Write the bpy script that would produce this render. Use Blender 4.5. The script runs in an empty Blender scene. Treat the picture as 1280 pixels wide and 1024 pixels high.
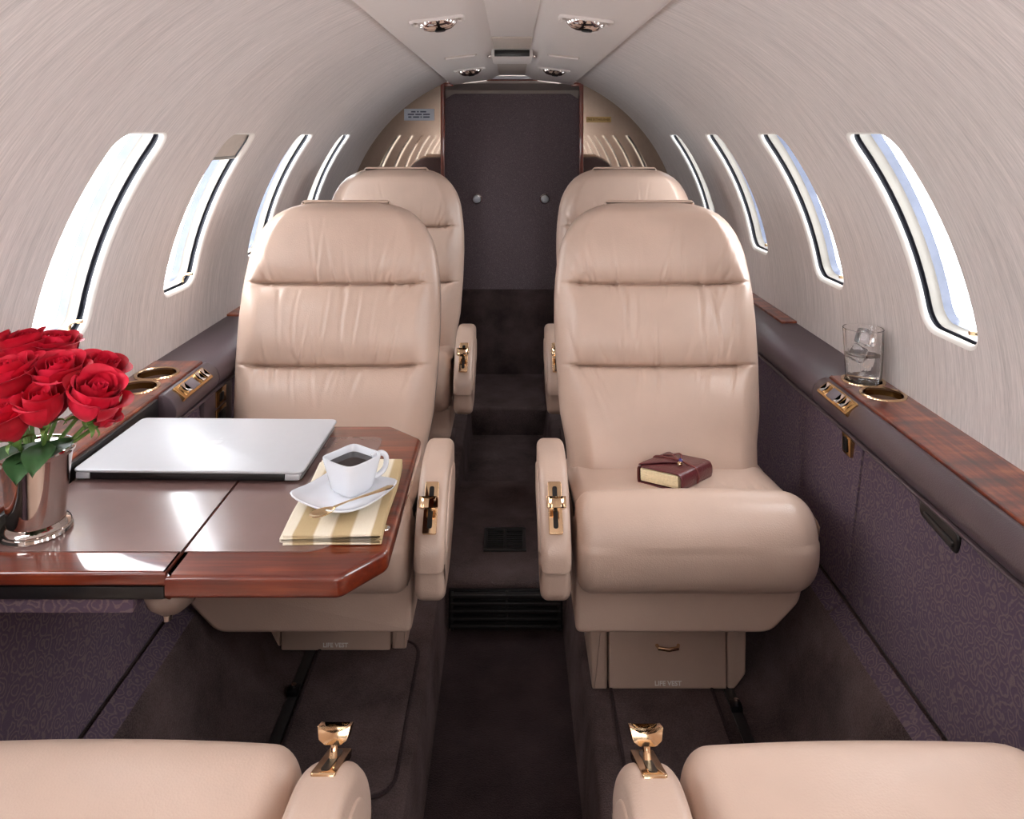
import bpy, bmesh, math, random
import numpy as np
from mathutils import Matrix, Vector, Euler

PI = math.pi
SC = bpy.context.scene
COL = SC.collection

# ------------------------------------------------------------------ camera, world, lights, exposure
cam_data = bpy.data.cameras.new('camera')
cam_data.sensor_width = 36.0
cam_data.lens = 27.0                       # 960 px focal length over 1280 px
cam_data.shift_y = -342.0 / 1280.0         # architectural shift: verticals stay parallel
cam_data.clip_start = 0.02
cam = bpy.data.objects.new('camera', cam_data)
cam.location = (0, 0, 0.44)
cam.rotation_euler = (PI / 2, 0, 0)
COL.objects.link(cam)
SC.camera = cam

SC.view_settings.view_transform = 'Standard'
SC.view_settings.look = 'None'
SC.view_settings.exposure = 0.03
SC.view_settings.gamma = 1.0
SC.view_settings.use_curve_mapping = False
SKY = 12.5
world = bpy.data.worlds.new('overcast_sky')
SC.world = world
world.use_nodes = True
bg = world.node_tree.nodes['Background']
bg.inputs[0].default_value = (0.97, 0.985, 1.0, 1)
bg.inputs[1].default_value = SKY


def area(name, loc, rot, sx, sy, power, color=(1, 1, 1)):
    l = bpy.data.lights.new(name, 'AREA')
    l.shape = 'RECTANGLE'
    l.size = sx
    l.size_y = sy
    l.energy = power
    l.color = color
    o = bpy.data.objects.new(name, l)
    o.location = loc
    o.rotation_euler = rot
    COL.objects.link(o)
    return o


# unseen fill lamp, added behind the camera and aimed up to brighten the cabin
area('fill_lamp', (0.0, -0.55, 0.20), (math.radians(122), 0, 0), 0.9, 0.5, 9.0, (1.0, 0.965, 0.955))


# ------------------------------------------------------------------ materials
def lin(c):
    r = []
    for v in c:
        v = v / 255.0
        r.append(v / 12.92 if v <= 0.04045 else ((v + 0.055) / 1.055) ** 2.4)
    return (r[0], r[1], r[2], 1.0)


class NT:
    def __init__(s, name):
        s.m = bpy.data.materials.new(name)
        s.m.use_nodes = True
        s.t = s.m.node_tree
        s.b = s.t.nodes['Principled BSDF']
        s.out = s.t.nodes['Material Output']

    def n(s, typ, **kw):
        nd = s.t.nodes.new(typ)
        for k, v in kw.items():
            setattr(nd, k, v)
        return nd

    def l(s, a, b):
        s.t.links.new(a, b)

    def coords(s, scale=(1, 1, 1), kind='Object'):
        tc = s.n('ShaderNodeTexCoord')
        mp = s.n('ShaderNodeMapping')
        mp.inputs['Scale'].default_value = scale
        s.l(tc.outputs[kind], mp.inputs['Vector'])
        return mp.outputs['Vector']

    def noise(s, vec, scale, detail=3, rough=0.55):
        nd = s.n('ShaderNodeTexNoise')
        nd.inputs['Scale'].default_value = scale
        nd.inputs['Detail'].default_value = detail
        nd.inputs['Roughness'].default_value = rough
        s.l(vec, nd.inputs['Vector'])
        return nd.outputs['Fac']

    def ramp(s, fac, stops, interp='LINEAR'):
        nd = s.n('ShaderNodeValToRGB')
        cr = nd.color_ramp
        cr.interpolation = interp
        while len(cr.elements) < len(stops):
            cr.elements.new(0.5)
        for e, (p, c) in zip(cr.elements, stops):
            e.position = p
            e.color = c
        s.l(fac, nd.inputs['Fac'])
        return nd.outputs['Color']

    def bump(s, h, strength, dist=0.001):
        nd = s.n('ShaderNodeBump')
        nd.inputs['Strength'].default_value = strength
        nd.inputs['Distance'].default_value = dist
        s.l(h, nd.inputs['Height'])
        s.l(nd.outputs['Normal'], s.b.inputs['Normal'])
        return nd

    def math(s, op, a, b=None):
        nd = s.n('ShaderNodeMath', operation=op)
        for i, v in enumerate((a, b)):
            if v is None:
                continue
            if isinstance(v, (int, float)):
                nd.inputs[i].default_value = v
            else:
                s.l(v, nd.inputs[i])
        return nd.outputs[0]

    def mix(s, fac, a, b):
        nd = s.n('ShaderNodeMix', data_type='RGBA')
        if isinstance(fac, (int, float)):
            nd.inputs['Factor'].default_value = fac
        else:
            s.l(fac, nd.inputs['Factor'])
        for sock, v in ((nd.inputs['A'], a), (nd.inputs['B'], b)):
            if isinstance(v, tuple):
                sock.default_value = v
            else:
                s.l(v, sock)
        return nd.outputs['Result']


def plain(name, c, rough=0.5, metal=0.0, spec=0.5, coat=0.0, var=0.04, vscale=60):
    t = NT(name)
    col = lin(c)
    v = t.coords()
    nz = t.noise(v, vscale)
    a = tuple(x * (1 - var) for x in col[:3]) + (1,)
    b = tuple(min(1, x * (1 + var)) for x in col[:3]) + (1,)
    t.l(t.ramp(nz, [(0.3, a), (0.7, b)]), t.b.inputs['Base Color'])
    t.b.inputs['Roughness'].default_value = rough
    t.b.inputs['Metallic'].default_value = metal
    t.b.inputs['Specular IOR Level'].default_value = spec
    t.b.inputs['Coat Weight'].default_value = coat
    t.b.inputs['Coat Roughness'].default_value = 0.05
    return t.m


def leather(name, c, rough=0.42, spec=0.4, bscale=420, bstr=0.10):
    t = NT(name)
    col = lin(c)
    v = t.coords()
    nz = t.noise(v, 9, 3)
    a = tuple(x * 0.95 for x in col[:3]) + (1,)
    b = tuple(min(1, x * 1.05) for x in col[:3]) + (1,)
    t.l(t.ramp(nz, [(0.3, a), (0.7, b)]), t.b.inputs['Base Color'])
    t.b.inputs['Roughness'].default_value = rough
    t.b.inputs['Specular IOR Level'].default_value = spec
    vo = t.n('ShaderNodeTexVoronoi')
    vo.inputs['Scale'].default_value = bscale
    t.l(v, vo.inputs['Vector'])
    s = t.math('ADD', vo.outputs['Distance'], t.noise(v, 60, 3))
    t.bump(s, bstr, 0.002)
    return t.m


def headliner(name, c, amp=0.10):
    t = NT(name)
    tc = t.n('ShaderNodeTexCoord')
    sx = t.n('ShaderNodeSeparateXYZ')
    t.l(tc.outputs['Object'], sx.inputs[0])
    ph = t.math('ARCTAN2', sx.outputs[2], t.math('ABSOLUTE', sx.outputs[0]))
    def cmb(ky, kp):
        cb = t.n('ShaderNodeCombineXYZ')
        t.l(t.math('MULTIPLY', sx.outputs[1], ky), cb.inputs[0])
        t.l(t.math('MULTIPLY', ph, kp), cb.inputs[1])
        return cb.outputs[0]
    f1 = t.noise(cmb(260, 4.0), 1.0, 4, 0.65)
    f2 = t.noise(cmb(620, 26.0), 1.0, 2, 0.6)
    f3 = t.noise(cmb(60, 1.6), 1.0, 3, 0.6)
    f = t.math('ADD', t.math('MULTIPLY', f1, 0.5), t.math('ADD', t.math('MULTIPLY', f2, 0.32), t.math('MULTIPLY', f3, 0.18)))
    col = lin(c)
    a = tuple(x * (1 - amp * 1.7) for x in col[:3]) + (1,)
    b = tuple(min(1, x * (1 + amp * 1.5)) for x in col[:3]) + (1,)
    t.l(t.ramp(f, [(0.33, a), (0.5, col), (0.66, b)]), t.b.inputs['Base Color'])
    t.b.inputs['Roughness'].default_value = 0.55
    t.b.inputs['Specular IOR Level'].default_value = 0.35
    t.bump(f, 0.25, 0.001)
    return t.m


def carpet(name, c):
    t = NT(name)
    v = t.coords()
    big = t.noise(v, 7, 4, 0.6)
    fine = t.noise(v, 420, 2)
    col = lin(c)
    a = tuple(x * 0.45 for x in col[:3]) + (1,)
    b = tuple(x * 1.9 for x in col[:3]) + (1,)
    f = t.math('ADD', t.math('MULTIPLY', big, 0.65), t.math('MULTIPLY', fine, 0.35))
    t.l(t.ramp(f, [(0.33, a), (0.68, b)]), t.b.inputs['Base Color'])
    t.b.inputs['Roughness'].default_value = 1.0
    t.b.inputs['Specular IOR Level'].default_value = 0.05
    t.b.inputs['Sheen Weight'].default_value = 0.25
    t.b.inputs['Sheen Tint'].default_value = lin((150, 130, 130))
    t.bump(fine, 0.7, 0.004)
    return t.m


def swirl_fabric(name, c0, c1, scale=52.0, freq=26.0):
    t = NT(name)
    v = t.coords()
    vo = t.n('ShaderNodeTexVoronoi')
    vo.inputs['Scale'].default_value = scale
    wob = t.n('ShaderNodeTexNoise')
    wob.inputs['Scale'].default_value = 90
    t.l(v, wob.inputs['Vector'])
    vm = t.n('ShaderNodeVectorMath', operation='SCALE')
    vm.inputs['Scale'].default_value = 0.008
    t.l(wob.outputs['Color'], vm.inputs[0])
    va = t.n('ShaderNodeVectorMath', operation='ADD')
    t.l(v, va.inputs[0])
    t.l(vm.outputs[0], va.inputs[1])
    t.l(va.outputs[0], vo.inputs['Vector'])
    s = t.math('SINE', t.math('MULTIPLY', vo.outputs['Distance'], freq))
    fine = t.noise(v, 700, 2)
    s2 = t.math('ADD', t.math('MULTIPLY', s, 0.5), t.math('MULTIPLY', fine, 0.7))
    t.l(t.ramp(s2, [(0.3, lin(c0)), (0.85, lin(c1))]), t.b.inputs['Base Color'])
    t.b.inputs['Roughness'].default_value = 0.9
    t.b.inputs['Specular IOR Level'].default_value = 0.1
    t.bump(s2, 0.25, 0.001)
    return t.m


def wood(name, dark, mid, light, grain=(3.0, 60.0, 60.0), figure=0.0, coat=1.0):
    t = NT(name)
    v = t.coords(grain)
    w = t.noise(v, 1.0, 6, 0.65)
    v2 = t.coords()
    big = t.noise(v2, 10, 2)
    f = t.math('ADD', t.math('MULTIPLY', w, 0.72), t.math('MULTIPLY', big, 0.28))
    if figure > 0:
        v3 = t.coords((14.0, 95.0, 14.0))
        fg = t.noise(v3, 0.35, 3)
        f = t.math('ADD', f, t.math('MULTIPLY', t.math('SUBTRACT', fg, 0.5), figure))
    t.l(t.ramp(f, [(0.33, lin(dark)), (0.5, lin(mid)), (0.68, lin(light))]), t.b.inputs['Base Color'])
    t.b.inputs['Roughness'].default_value = 0.32
    t.b.inputs['Specular IOR Level'].default_value = 0.4
    t.b.inputs['Coat Weight'].default_value = coat
    t.b.inputs['Coat Roughness'].default_value = 0.04
    return t.m


def glass(name, c=(255, 255, 255), rough=0.0, ior=1.45):
    t = NT(name)
    t.b.inputs['Base Color'].default_value = lin(c)
    t.b.inputs['Transmission Weight'].default_value = 1.0
    t.b.inputs['Roughness'].default_value = rough
    t.b.inputs['IOR'].default_value = ior
    return t.m


def pane_mat(name, tint=(0.97, 0.985, 1.0)):
    t = NT(name)
    tr = t.n('ShaderNodeBsdfTransparent')
    tr.inputs[0].default_value = tint + (1,)
    gl = t.n('ShaderNodeBsdfGlossy')
    gl.inputs['Roughness'].default_value = 0.03
    mx = t.n('ShaderNodeMixShader')
    fr = t.n('ShaderNodeFresnel')
    fr.inputs['IOR'].default_value = 1.3
    t.l(t.math('MULTIPLY', fr.outputs[0], 0.6), mx.inputs[0])
    t.l(tr.outputs[0], mx.inputs[1])
    t.l(gl.outputs[0], mx.inputs[2])
    t.l(mx.outputs[0], t.out.inputs['Surface'])
    return t.m


def metal(name, c, rough=0.12):
    t = NT(name)
    v = t.coords()
    nz = t.noise(v, 40)
    col = lin(c)
    a = tuple(x * 0.94 for x in col[:3]) + (1,)
    t.l(t.ramp(nz, [(0.3, a), (0.7, col)]), t.b.inputs['Base Color'])
    t.b.inputs['Metallic'].default_value = 1.0
    t.b.inputs['Roughness'].default_value = rough
    return t.m


def stripes(name, x0, x1):
    t = NT(name)
    tc = t.n('ShaderNodeTexCoord')
    sx = t.n('ShaderNodeSeparateXYZ')
    t.l(tc.outputs['Object'], sx.inputs[0])
    v = t.coords()
    wob = t.noise(t.coords((200, 8, 8)), 1.0, 3)
    f = t.math('MULTIPLY', t.math('SUBTRACT', sx.outputs[0], x0), 1.0 / (x1 - x0))
    f = t.math('ADD', f, t.math('MULTIPLY', t.math('SUBTRACT', wob, 0.5), 0.03))
    cr, tan = lin((238, 228, 210)), lin((188, 163, 124))
    e = 0.012
    st = [(0.0, cr)]
    for p, to in ((0.115, tan), (0.33, cr), (0.51, tan), (0.705, cr), (0.91, tan)):
        st.append((p - e, tan if to == cr else cr))
        st.append((p + e, to))
    base = t.ramp(f, st)
    weave = t.noise(t.coords((900, 120, 300)), 1.0, 3)
    base2 = t.mix(t.math('MULTIPLY', weave, 0.35), base, lin((205, 188, 150)))
    t.l(base2, t.b.inputs['Base Color'])
    t.b.inputs['Roughness'].default_value = 0.9
    t.b.inputs['Specular IOR Level'].default_value = 0.1
    t.bump(weave, 0.3, 0.001)
    return t.m


def petal_mat():
    t = NT('rose_petal_red')
    v = t.coords()
    nz = t.noise(v, 45, 3)
    oi = t.n('ShaderNodeObjectInfo')
    r = t.math('ADD', t.math('MULTIPLY', nz, 0.6), t.math('MULTIPLY', oi.outputs['Random'], 0.4))
    t.l(t.ramp(r, [(0.25, lin((160, 4, 26))), (0.5, lin((198, 9, 40))), (0.75, lin((220, 32, 64)))]), t.b.inputs['Base Color'])
    t.b.inputs['Roughness'].default_value = 0.5
    t.b.inputs['Specular IOR Level'].default_value = 0.3
    t.b.inputs['Sheen Weight'].default_value = 0.3
    t.b.inputs['Sheen Tint'].default_value = lin((255, 120, 140))
    t.b.inputs['Subsurface Weight'].default_value = 0.0
    return t.m


M = {}
M['leather'] = leather('tan_leather', (205, 178, 161), 0.33, 0.6)
M['dark_leather'] = leather('plum_leather', (84, 70, 75), 0.36, 0.5, 500, 0.12)
M['headliner'] = headliner('linen_headliner', (220, 212, 209), 0.16)
M['ceiling'] = plain('ceiling_white', (226, 218, 214), 0.5, var=0.01)
M['ceiling_beige'] = plain('ceiling_beige', (194, 182, 173), 0.6, var=0.02)
M['carpet'] = carpet('brown_carpet', (82, 69, 68))
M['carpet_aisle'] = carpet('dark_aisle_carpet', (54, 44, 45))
M['fabric'] = swirl_fabric('plum_swirl_fabric', (90, 75, 90), (114, 98, 101), 54.0, 24.0)
M['panel_fabric'] = swirl_fabric('bulkhead_fabric', (120, 105, 110), (146, 132, 135), 150.0, 14.0)
M['wood'] = wood('mahogany', (50, 14, 7), (100, 35, 16), (144, 64, 30), (3.0, 55.0, 55.0))
M['wood_y'] = wood('mahogany_ledge', (60, 17, 8), (118, 46, 23), (178, 90, 50), (55.0, 3.0, 55.0), 0.55)
M['wood_edge'] = wood('mahogany_trim', (80, 24, 12), (126, 46, 24), (150, 62, 34), (55.0, 55.0, 3.0))
M['inlay'] = plain('table_inlay', (122, 94, 90), 0.26, spec=0.6, coat=1.0, var=0.03, vscale=25)
M['inlay'].node_tree.nodes['Principled BSDF'].inputs['Coat Roughness'].default_value = 0.13
M['white_lip'] = plain('window_lip_white', (240, 236, 230), 0.5, var=0.01)
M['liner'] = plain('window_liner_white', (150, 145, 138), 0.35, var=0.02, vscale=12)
M['slot'] = plain('window_seal_dark', (52, 54, 64), 0.5)
M['pane_edge'] = plain('acrylic_edge_blue', (100, 106, 124), 0.2, var=0.12, vscale=25)
M['pane'] = pane_mat('window_acrylic')
M['shade'] = plain('shade_pleated', (200, 190, 180), 0.8)
M['gold'] = metal('polished_gold', (226, 194, 156), 0.12)
M['brass'] = metal('brushed_brass', (205, 165, 110), 0.25)
M['chrome'] = metal('polished_chrome', (225, 218, 214), 0.07)
M['cup_gold'] = metal('cup_well_gold', (150, 112, 62), 0.2)
M['silver'] = metal('silver_cup', (206, 196, 190), 0.06)
M['mirror'] = metal('bronze_mirror', (190, 172, 156), 0.03)
M['black'] = plain('black_plastic', (20, 19, 20), 0.35)
M['black_metal'] = plain('black_grille', (46, 44, 44), 0.3, spec=0.5)
M['dark_metal'] = metal('dark_steel', (70, 70, 74), 0.3)
M['alu'] = plain('laptop_aluminium', (204, 206, 211), 0.34, metal=0.2, var=0.01)
M['alu_edge'] = plain('laptop_edge', (150, 150, 154), 0.35, metal=0.6, var=0.01)
M['emblem'] = plain('laptop_emblem', (236, 238, 242), 0.15, var=0.0)
M['china'] = plain('white_china', (222, 224, 230), 0.12, spec=0.5, coat=0.4, var=0.0)
M['coffee'] = plain('black_coffee', (26, 12, 10), 0.05, var=0.0)
M['spoon'] = metal('gilt_spoon', (226, 200, 160), 0.15)
M['napkin'] = stripes('striped_linen', -0.0585, 0.0585)
M['journal'] = leather('maroon_leather', (92, 36, 40), 0.3, 0.55, 300, 0.2)
M['cord'] = plain('maroon_cord', (120, 62, 58), 0.6)
M['page'] = plain('cream_pages', (236, 218, 178), 0.8, var=0.08, vscale=300)
M['bead'] = plain('blue_bead', (60, 50, 130), 0.1)
M['glass'] = glass('clear_glass')
M['ice'] = glass('ice', (250, 252, 255), 0.08, 1.31)
M['water'] = glass('water', (255, 255, 255), 0.0, 1.33)
M['petal'] = petal_mat()
M['green'] = plain('stem_green', (96, 128, 62), 0.5, var=0.15)
M['leaf'] = plain('leaf_green', (52, 84, 48), 0.4, var=0.2)
M['print'] = plain('grey_print', (250, 246, 242), 0.6, var=0.0)
M['print_dark'] = plain('dark_print', (90, 96, 120), 0.6, var=0.0)
M['print_gold'] = plain('gold_print', (130, 92, 40), 0.6, var=0.0)
M['placard_white'] = plain('placard_white', (205, 212, 224), 0.4, var=0.0)
M['placard_gold'] = plain('placard_gold', (206, 172, 110), 0.4, var=0.0)
M['switch'] = plain('switch_grey', (120, 112, 120), 0.3, var=0.0)
M['plastic_clear'] = plain('smoked_plastic', (120, 104, 96), 0.15, var=0.03)
M['vestibule'] = plain('vestibule_grey', (176, 164, 156), 0.6, var=0.03)
M['knob'] = plain('knob_white_metal', (225, 226, 226), 0.1, metal=0.6, var=0.0)


# ------------------------------------------------------------------ mesh helpers
def wm(o):
    m = o.matrix_basis.copy()
    p = o.parent
    while p:
        m = p.matrix_basis @ m
        p = p.parent
    return m


def mesh_obj(name, V, F, mat, parent=None, world=False, smooth=True, sharp=35, fix=True, merge=0.0):
    V = np.asarray(V, dtype=float)
    if world and parent is not None:
        im = np.array(wm(parent).inverted())
        V = V @ im[:3, :3].T + im[:3, 3]
    me = bpy.data.meshes.new(name)
    me.from_pydata(V.tolist(), [], F if isinstance(F, list) else F.tolist())
    if fix or merge > 0:
        bm = bmesh.new()
        bm.from_mesh(me)
        if merge > 0:
            bmesh.ops.remove_doubles(bm, verts=bm.verts, dist=merge)
        if fix:
            bmesh.ops.recalc_face_normals(bm, faces=bm.faces)
        bm.to_mesh(me)
        bm.free()
    me.materials.append(mat)
    if smooth:
        me.shade_smooth()
        if sharp:
            me.set_sharp_from_angle(angle=math.radians(sharp))
    o = bpy.data.objects.new(name, me)
    COL.objects.link(o)
    if parent is not None:
        o.parent = parent
    return o


def bm_obj(name, bm, mat, parent=None, world=False, **kw):
    bm.verts.index_update()
    V = [v.co[:] for v in bm.verts]
    F = [[v.index for v in f.verts] for f in bm.faces]
    bm.free()
    return mesh_obj(name, V, F, mat, parent, world, **kw)


def tag(o, label=None, cat=None, group=None, kind=None):
    if label:
        o['label'] = label
    if cat:
        o['category'] = cat
    if group:
        o['group'] = group
    if kind:
        o['kind'] = kind
    return o


def thing(name, loc, label, cat, group=None, rot=(0, 0, 0), kind=None):
    o = bpy.data.objects.new(name, None)
    o.empty_display_size = 0.05
    o.location = loc
    o.rotation_euler = rot
    COL.objects.link(o)
    return tag(o, label, cat, group, kind)


def rbox(x0, x1, y0, y1, z0, z1, b=0.0, seg=2):
    bm = bmesh.new()
    bmesh.ops.create_cube(bm, size=1.0)
    for v in bm.verts:
        v.co = Vector((x0 if v.co.x < 0 else x1, y0 if v.co.y < 0 else y1, z0 if v.co.z < 0 else z1))
    if b > 0:
        bmesh.ops.bevel(bm, geom=bm.edges[:], offset=b, segments=seg, profile=0.5, affect='EDGES')
    return bm


def catmull(P, n=6, closed=True):
    P = np.asarray(P, float)
    N = len(P)
    out = []
    for i in range(N if closed else N - 1):
        if closed:
            a, b, c, d = P[(i - 1) % N], P[i], P[(i + 1) % N], P[(i + 2) % N]
        else:
            a, b, c, d = P[max(i - 1, 0)], P[i], P[i + 1], P[min(i + 2, N - 1)]
        for k in range(n):
            t = k / n
            out.append(0.5 * ((2 * b) + (-a + c) * t + (2 * a - 5 * b + 4 * c - d) * t * t + (-a + 3 * b - 3 * c + d) * t ** 3))
    if not closed:
        out.append(P[-1])
    return np.array(out)


def round_poly(P, r, n=4):
    """round the corners of a closed polygon"""
    P = np.asarray(P, float)
    N = len(P)
    rr = r if hasattr(r, '__len__') else [r] * N
    out = []
    for i in range(N):
        a, b, c = P[i - 1], P[i], P[(i + 1) % N]
        u, v = a - b, c - b
        lu, lv = np.linalg.norm(u), np.linalg.norm(v)
        d = min(rr[i], lu * 0.48, lv * 0.48)
        if d < 1e-5:
            out.append(b)
            continue
        p0, p1 = b + u / lu * d, b + v / lv * d
        for k in range(n + 1):
            t = k / n
            out.append((1 - t) ** 2 * p0 + 2 * t * (1 - t) * b + t * t * p1)
    return np.array(out)


def poly_normals(P):
    e = np.roll(P, -1, 0) - P
    ln = np.maximum(np.linalg.norm(e, axis=1, keepdims=True), 1e-9)
    n = np.stack([e[:, 1], -e[:, 0]], 1) / ln
    m = n + np.roll(n, 1, 0)
    m /= np.maximum(np.linalg.norm(m, axis=1, keepdims=True), 1e-6)
    area2 = np.sum(P[:, 0] * np.roll(P[:, 1], -1) - np.roll(P[:, 0], -1) * P[:, 1])
    return m if area2 > 0 else -m            # outward


def loft(poly, a0, a1, r=0.0, axis='x', nr=5, nmid=1, disp=None, r1=None):
    """closed polygon swept along an axis with rounded ends"""
    P = np.asarray(poly, float)
    nrm = poly_normals(P)
    st = []
    r1 = r if r1 is None else r1
    if r > 0:
        for k in range(nr):
            th = k / nr * PI / 2
            st.append((a0 + r * (1 - math.cos(th)), r * (1 - math.sin(th))))
    lo, hi = a0 + r, a1 - r1
    for k in range(nmid + 1):
        st.append((lo + (hi - lo) * k / nmid, 0.0))
    if r1 > 0:
        for k in range(nr - 1, -1, -1):
            th = k / nr * PI / 2
            st.append((a1 - r1 * (1 - math.cos(th)), r1 * (1 - math.sin(th))))
    N = len(P)
    rows = []
    for a, ins in st:
        Q = P - nrm * ins
        if disp is not None:
            Q = Q + nrm * disp(a, P)[:, None]
        A = np.full((N, 1), a)
        if axis == 'x':
            rows.append(np.hstack([A, Q]))
        elif axis == 'y':
            rows.append(np.hstack([Q[:, :1], A, Q[:, 1:]]))
        else:
            rows.append(np.hstack([Q, A]))
    V = np.vstack(rows)
    F = []
    for i in range(len(st) - 1):
        for j in range(N):
            k = (j + 1) % N
            F.append([i * N + j, i * N + k, (i + 1) * N + k, (i + 1) * N + j])
    F.append(list(range(N))[::-1])
    F.append([(len(st) - 1) * N + j for j in range(N)])
    return V, F


def lathe(prof, n=40, c=(0, 0, 0)):
    V, F = [], []
    m = len(prof)
    for r, z in prof:
        for k in range(n):
            a = 2 * PI * k / n
            V.append((c[0] + r * math.cos(a), c[1] + r * math.sin(a), c[2] + z))
    for i in range(m - 1):
        for k in range(n):
            q = (k + 1) % n
            F.append([i * n + k, i * n + q, (i + 1) * n + q, (i + 1) * n + k])
    if prof[0][0] > 1e-6:
        F.append(list(range(n))[::-1])
    if prof[-1][0] > 1e-6:
        F.append([(m - 1) * n + k for k in range(n)])
    return V, F


def tube(pts, rad, n=10):
    pts = [Vector(p) for p in pts]
    rad = rad if hasattr(rad, '__len__') else [rad] * len(pts)
    V, F = [], []
    up = Vector((0.13, 0.31, 0.94))
    for i, p in enumerate(pts):
        d = (pts[min(i + 1, len(pts) - 1)] - pts[max(i - 1, 0)]).normalized()
        s = d.cross(up)
        if s.length < 1e-3:
            s = d.cross(Vector((1, 0, 0)))
        s.normalize()
        t = s.cross(d)
        for k in range(n):
            a = 2 * PI * k / n
            V.append((p + (s * math.cos(a) + t * math.sin(a)) * rad[i])[:])
    for i in range(len(pts) - 1):
        for k in range(n):
            q = (k + 1) % n
            F.append([i * n + k, i * n + q, (i + 1) * n + q, (i + 1) * n + k])
    F.append(list(range(n))[::-1])
    F.append([(len(pts) - 1) * n + k for k in range(n)])
    return V, F


def sheet(poly, z0, z1, axis='z', b=0.0):
    """polygon plate with thickness; b bevels its rims"""
    return loft(poly, z0, z1, b, axis, nr=3)


def xform(VF, mat):
    V, F = VF
    A = np.array(mat)
    return np.asarray(V, float) @ A[:3, :3].T + A[:3, 3], F


def text_vf(s, size):
    cu = bpy.data.curves.new('lettering_curve', 'FONT')
    cu.body = s
    cu.size = size
    cu.align_x = 'CENTER'
    cu.align_y = 'CENTER'
    cu.extrude = 0.0002
    cu.offset = 0.0003
    o = bpy.data.objects.new('lettering_tmp', cu)
    COL.objects.link(o)
    dg = bpy.context.evaluated_depsgraph_get()
    me = bpy.data.meshes.new_from_object(o.evaluated_get(dg))
    V = [v.co[:] for v in me.vertices]
    F = [list(p.vertices) for p in me.polygons]
    bpy.data.objects.remove(o)
    bpy.data.curves.remove(cu)
    bpy.data.meshes.remove(me)
    return V, F


# ------------------------------------------------------------------ the shell
R = 0.73
Y0, Y1 = -1.35, 3.333
S_BOT, S_TOP = -0.08, R * 1.235
WIN_S0, WIN_S1 = 0.100, 0.480
WIN_H = 0.086
WIN_C = {-1: [1.226, 1.668, 2.175, 2.69, 0.74, 0.25, -0.24, -0.73],
         1: [1.268, 1.748, 2.243, 2.765, 0.78, 0.29, -0.20, -0.69]}


def on_wall(side, y, s, r=0.0):
    ph = s / R
    return (side * (R + r) * math.cos(ph), y, (R + r) * math.sin(ph))


def win_contour(yc, inset, rad=0.038):
    """rounded rectangle in (y, s), 10+16+10+16 samples, starting bottom-left"""
    hy = WIN_H - inset
    s0, s1 = WIN_S0 + inset, WIN_S1 - inset
    r = max(rad - inset, 0.012)
    y0, y1 = yc - hy, yc + hy
    cs = []
    def arc(cy, cz, a0):
        return [(cy + r * math.cos(a0 + k / 6 * PI / 2), cz + r * math.sin(a0 + k / 6 * PI / 2)) for k in range(7)]
    c_bl, c_br = arc(y0 + r, s0 + r, PI), arc(y1 - r, s0 + r, 1.5 * PI)
    c_tr, c_tl = arc(y1 - r, s1 - r, 0), arc(y0 + r, s1 - r, 0.5 * PI)
    # split each corner arc between the neighbouring sides
    def side(a, b, n):
        pa, pb = a[-1], b[0]
        return [(pa[0] + (pb[0] - pa[0]) * k / n, pa[1] + (pb[1] - pa[1]) * k / n) for k in range(1, n)]
    loop = []
    loop += c_bl[3:] + side(c_bl, c_br, 4) + c_br[:3]        # bottom 4+3+3 = 10
    loop += c_br[3:] + side(c_br, c_tr, 10) + c_tr[:3]       # right 4+9+3 = 16
    loop += c_tr[3:] + side(c_tr, c_tl, 4) + c_tl[:3]
    loop += c_tl[3:] + side(c_tl, c_bl, 10) + c_bl[:3]
    return loop


def cell_loop(y0, y1, s0, s1):
    out = [(y0 + (y1 - y0) * k / 10, s0) for k in range(10)]
    out += [(y1, s0 + (s1 - s0) * k / 16) for k in range(16)]
    out += [(y1 - (y1 - y0) * k / 10, s1) for k in range(10)]
    out += [(y0, s1 - (s1 - s0) * k / 16) for k in range(16)]
    return out


def build_wall(side):
    name = 'wall_left' if side < 0 else 'wall_right'
    V, F = [], []
    CS0, CS1, CH = WIN_S0 - 0.03, WIN_S1 + 0.03, WIN_H + 0.03
    def grid(ys, ss):
        base = len(V)
        for y in ys:
            for s in ss:
                V.append(on_wall(side, y, s))
        m = len(ss)
        for i in range(len(ys) - 1):
            for j in range(m - 1):
                F.append([base + i * m + j, base + (i + 1) * m + j, base + (i + 1) * m + j + 1, base + i * m + j + 1])
    cells = sorted(WIN_C[side])
    ysamp = [Y0]
    cell_ss = list(np.linspace(CS0, CS1, 17))
    prev = Y0
    for c in cells:
        a, b = c - CH, c + CH
        gap = list(np.linspace(prev, a, 6))
        grid(gap, cell_ss)
        ysamp += gap[1:]
        ysamp += list(np.linspace(a, b, 11))[1:]
        outer = cell_loop(a, b, CS0, CS1)
        inner = win_contour(c, 0.0)
        n = len(outer)
        base = len(V)
        for t in (0, 0.34, 0.67, 1.0):
            for (p, q) in zip(outer, inner):
                V.append(on_wall(side, p[0] + (q[0] - p[0]) * t, p[1] + (q[1] - p[1]) * t))
        for i in range(3):
            for j in range(n):
                k = (j + 1) % n
                F.append([base + i * n + j, base + i * n + k, base + (i + 1) * n + k, base + (i + 1) * n + j])
        prev = b
    gap = list(np.linspace(prev, Y1, 10))
    grid(gap, cell_ss)
    ysamp += gap[1:]
    grid(ysamp, list(np.linspace(S_BOT, CS0, 6)))
    grid(ysamp, list(np.linspace(CS1, S_TOP, 22)))
    o = mesh_obj(name, V, F, M['headliner'], merge=1e-5, sharp=0)
    tag(o, 'curved greige linen headliner on the %s side of the cabin' % ('left' if side < 0 else 'right'), kind='structure')
    return o


WALL = {-1: build_wall(-1), 1: build_wall(1)}


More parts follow.
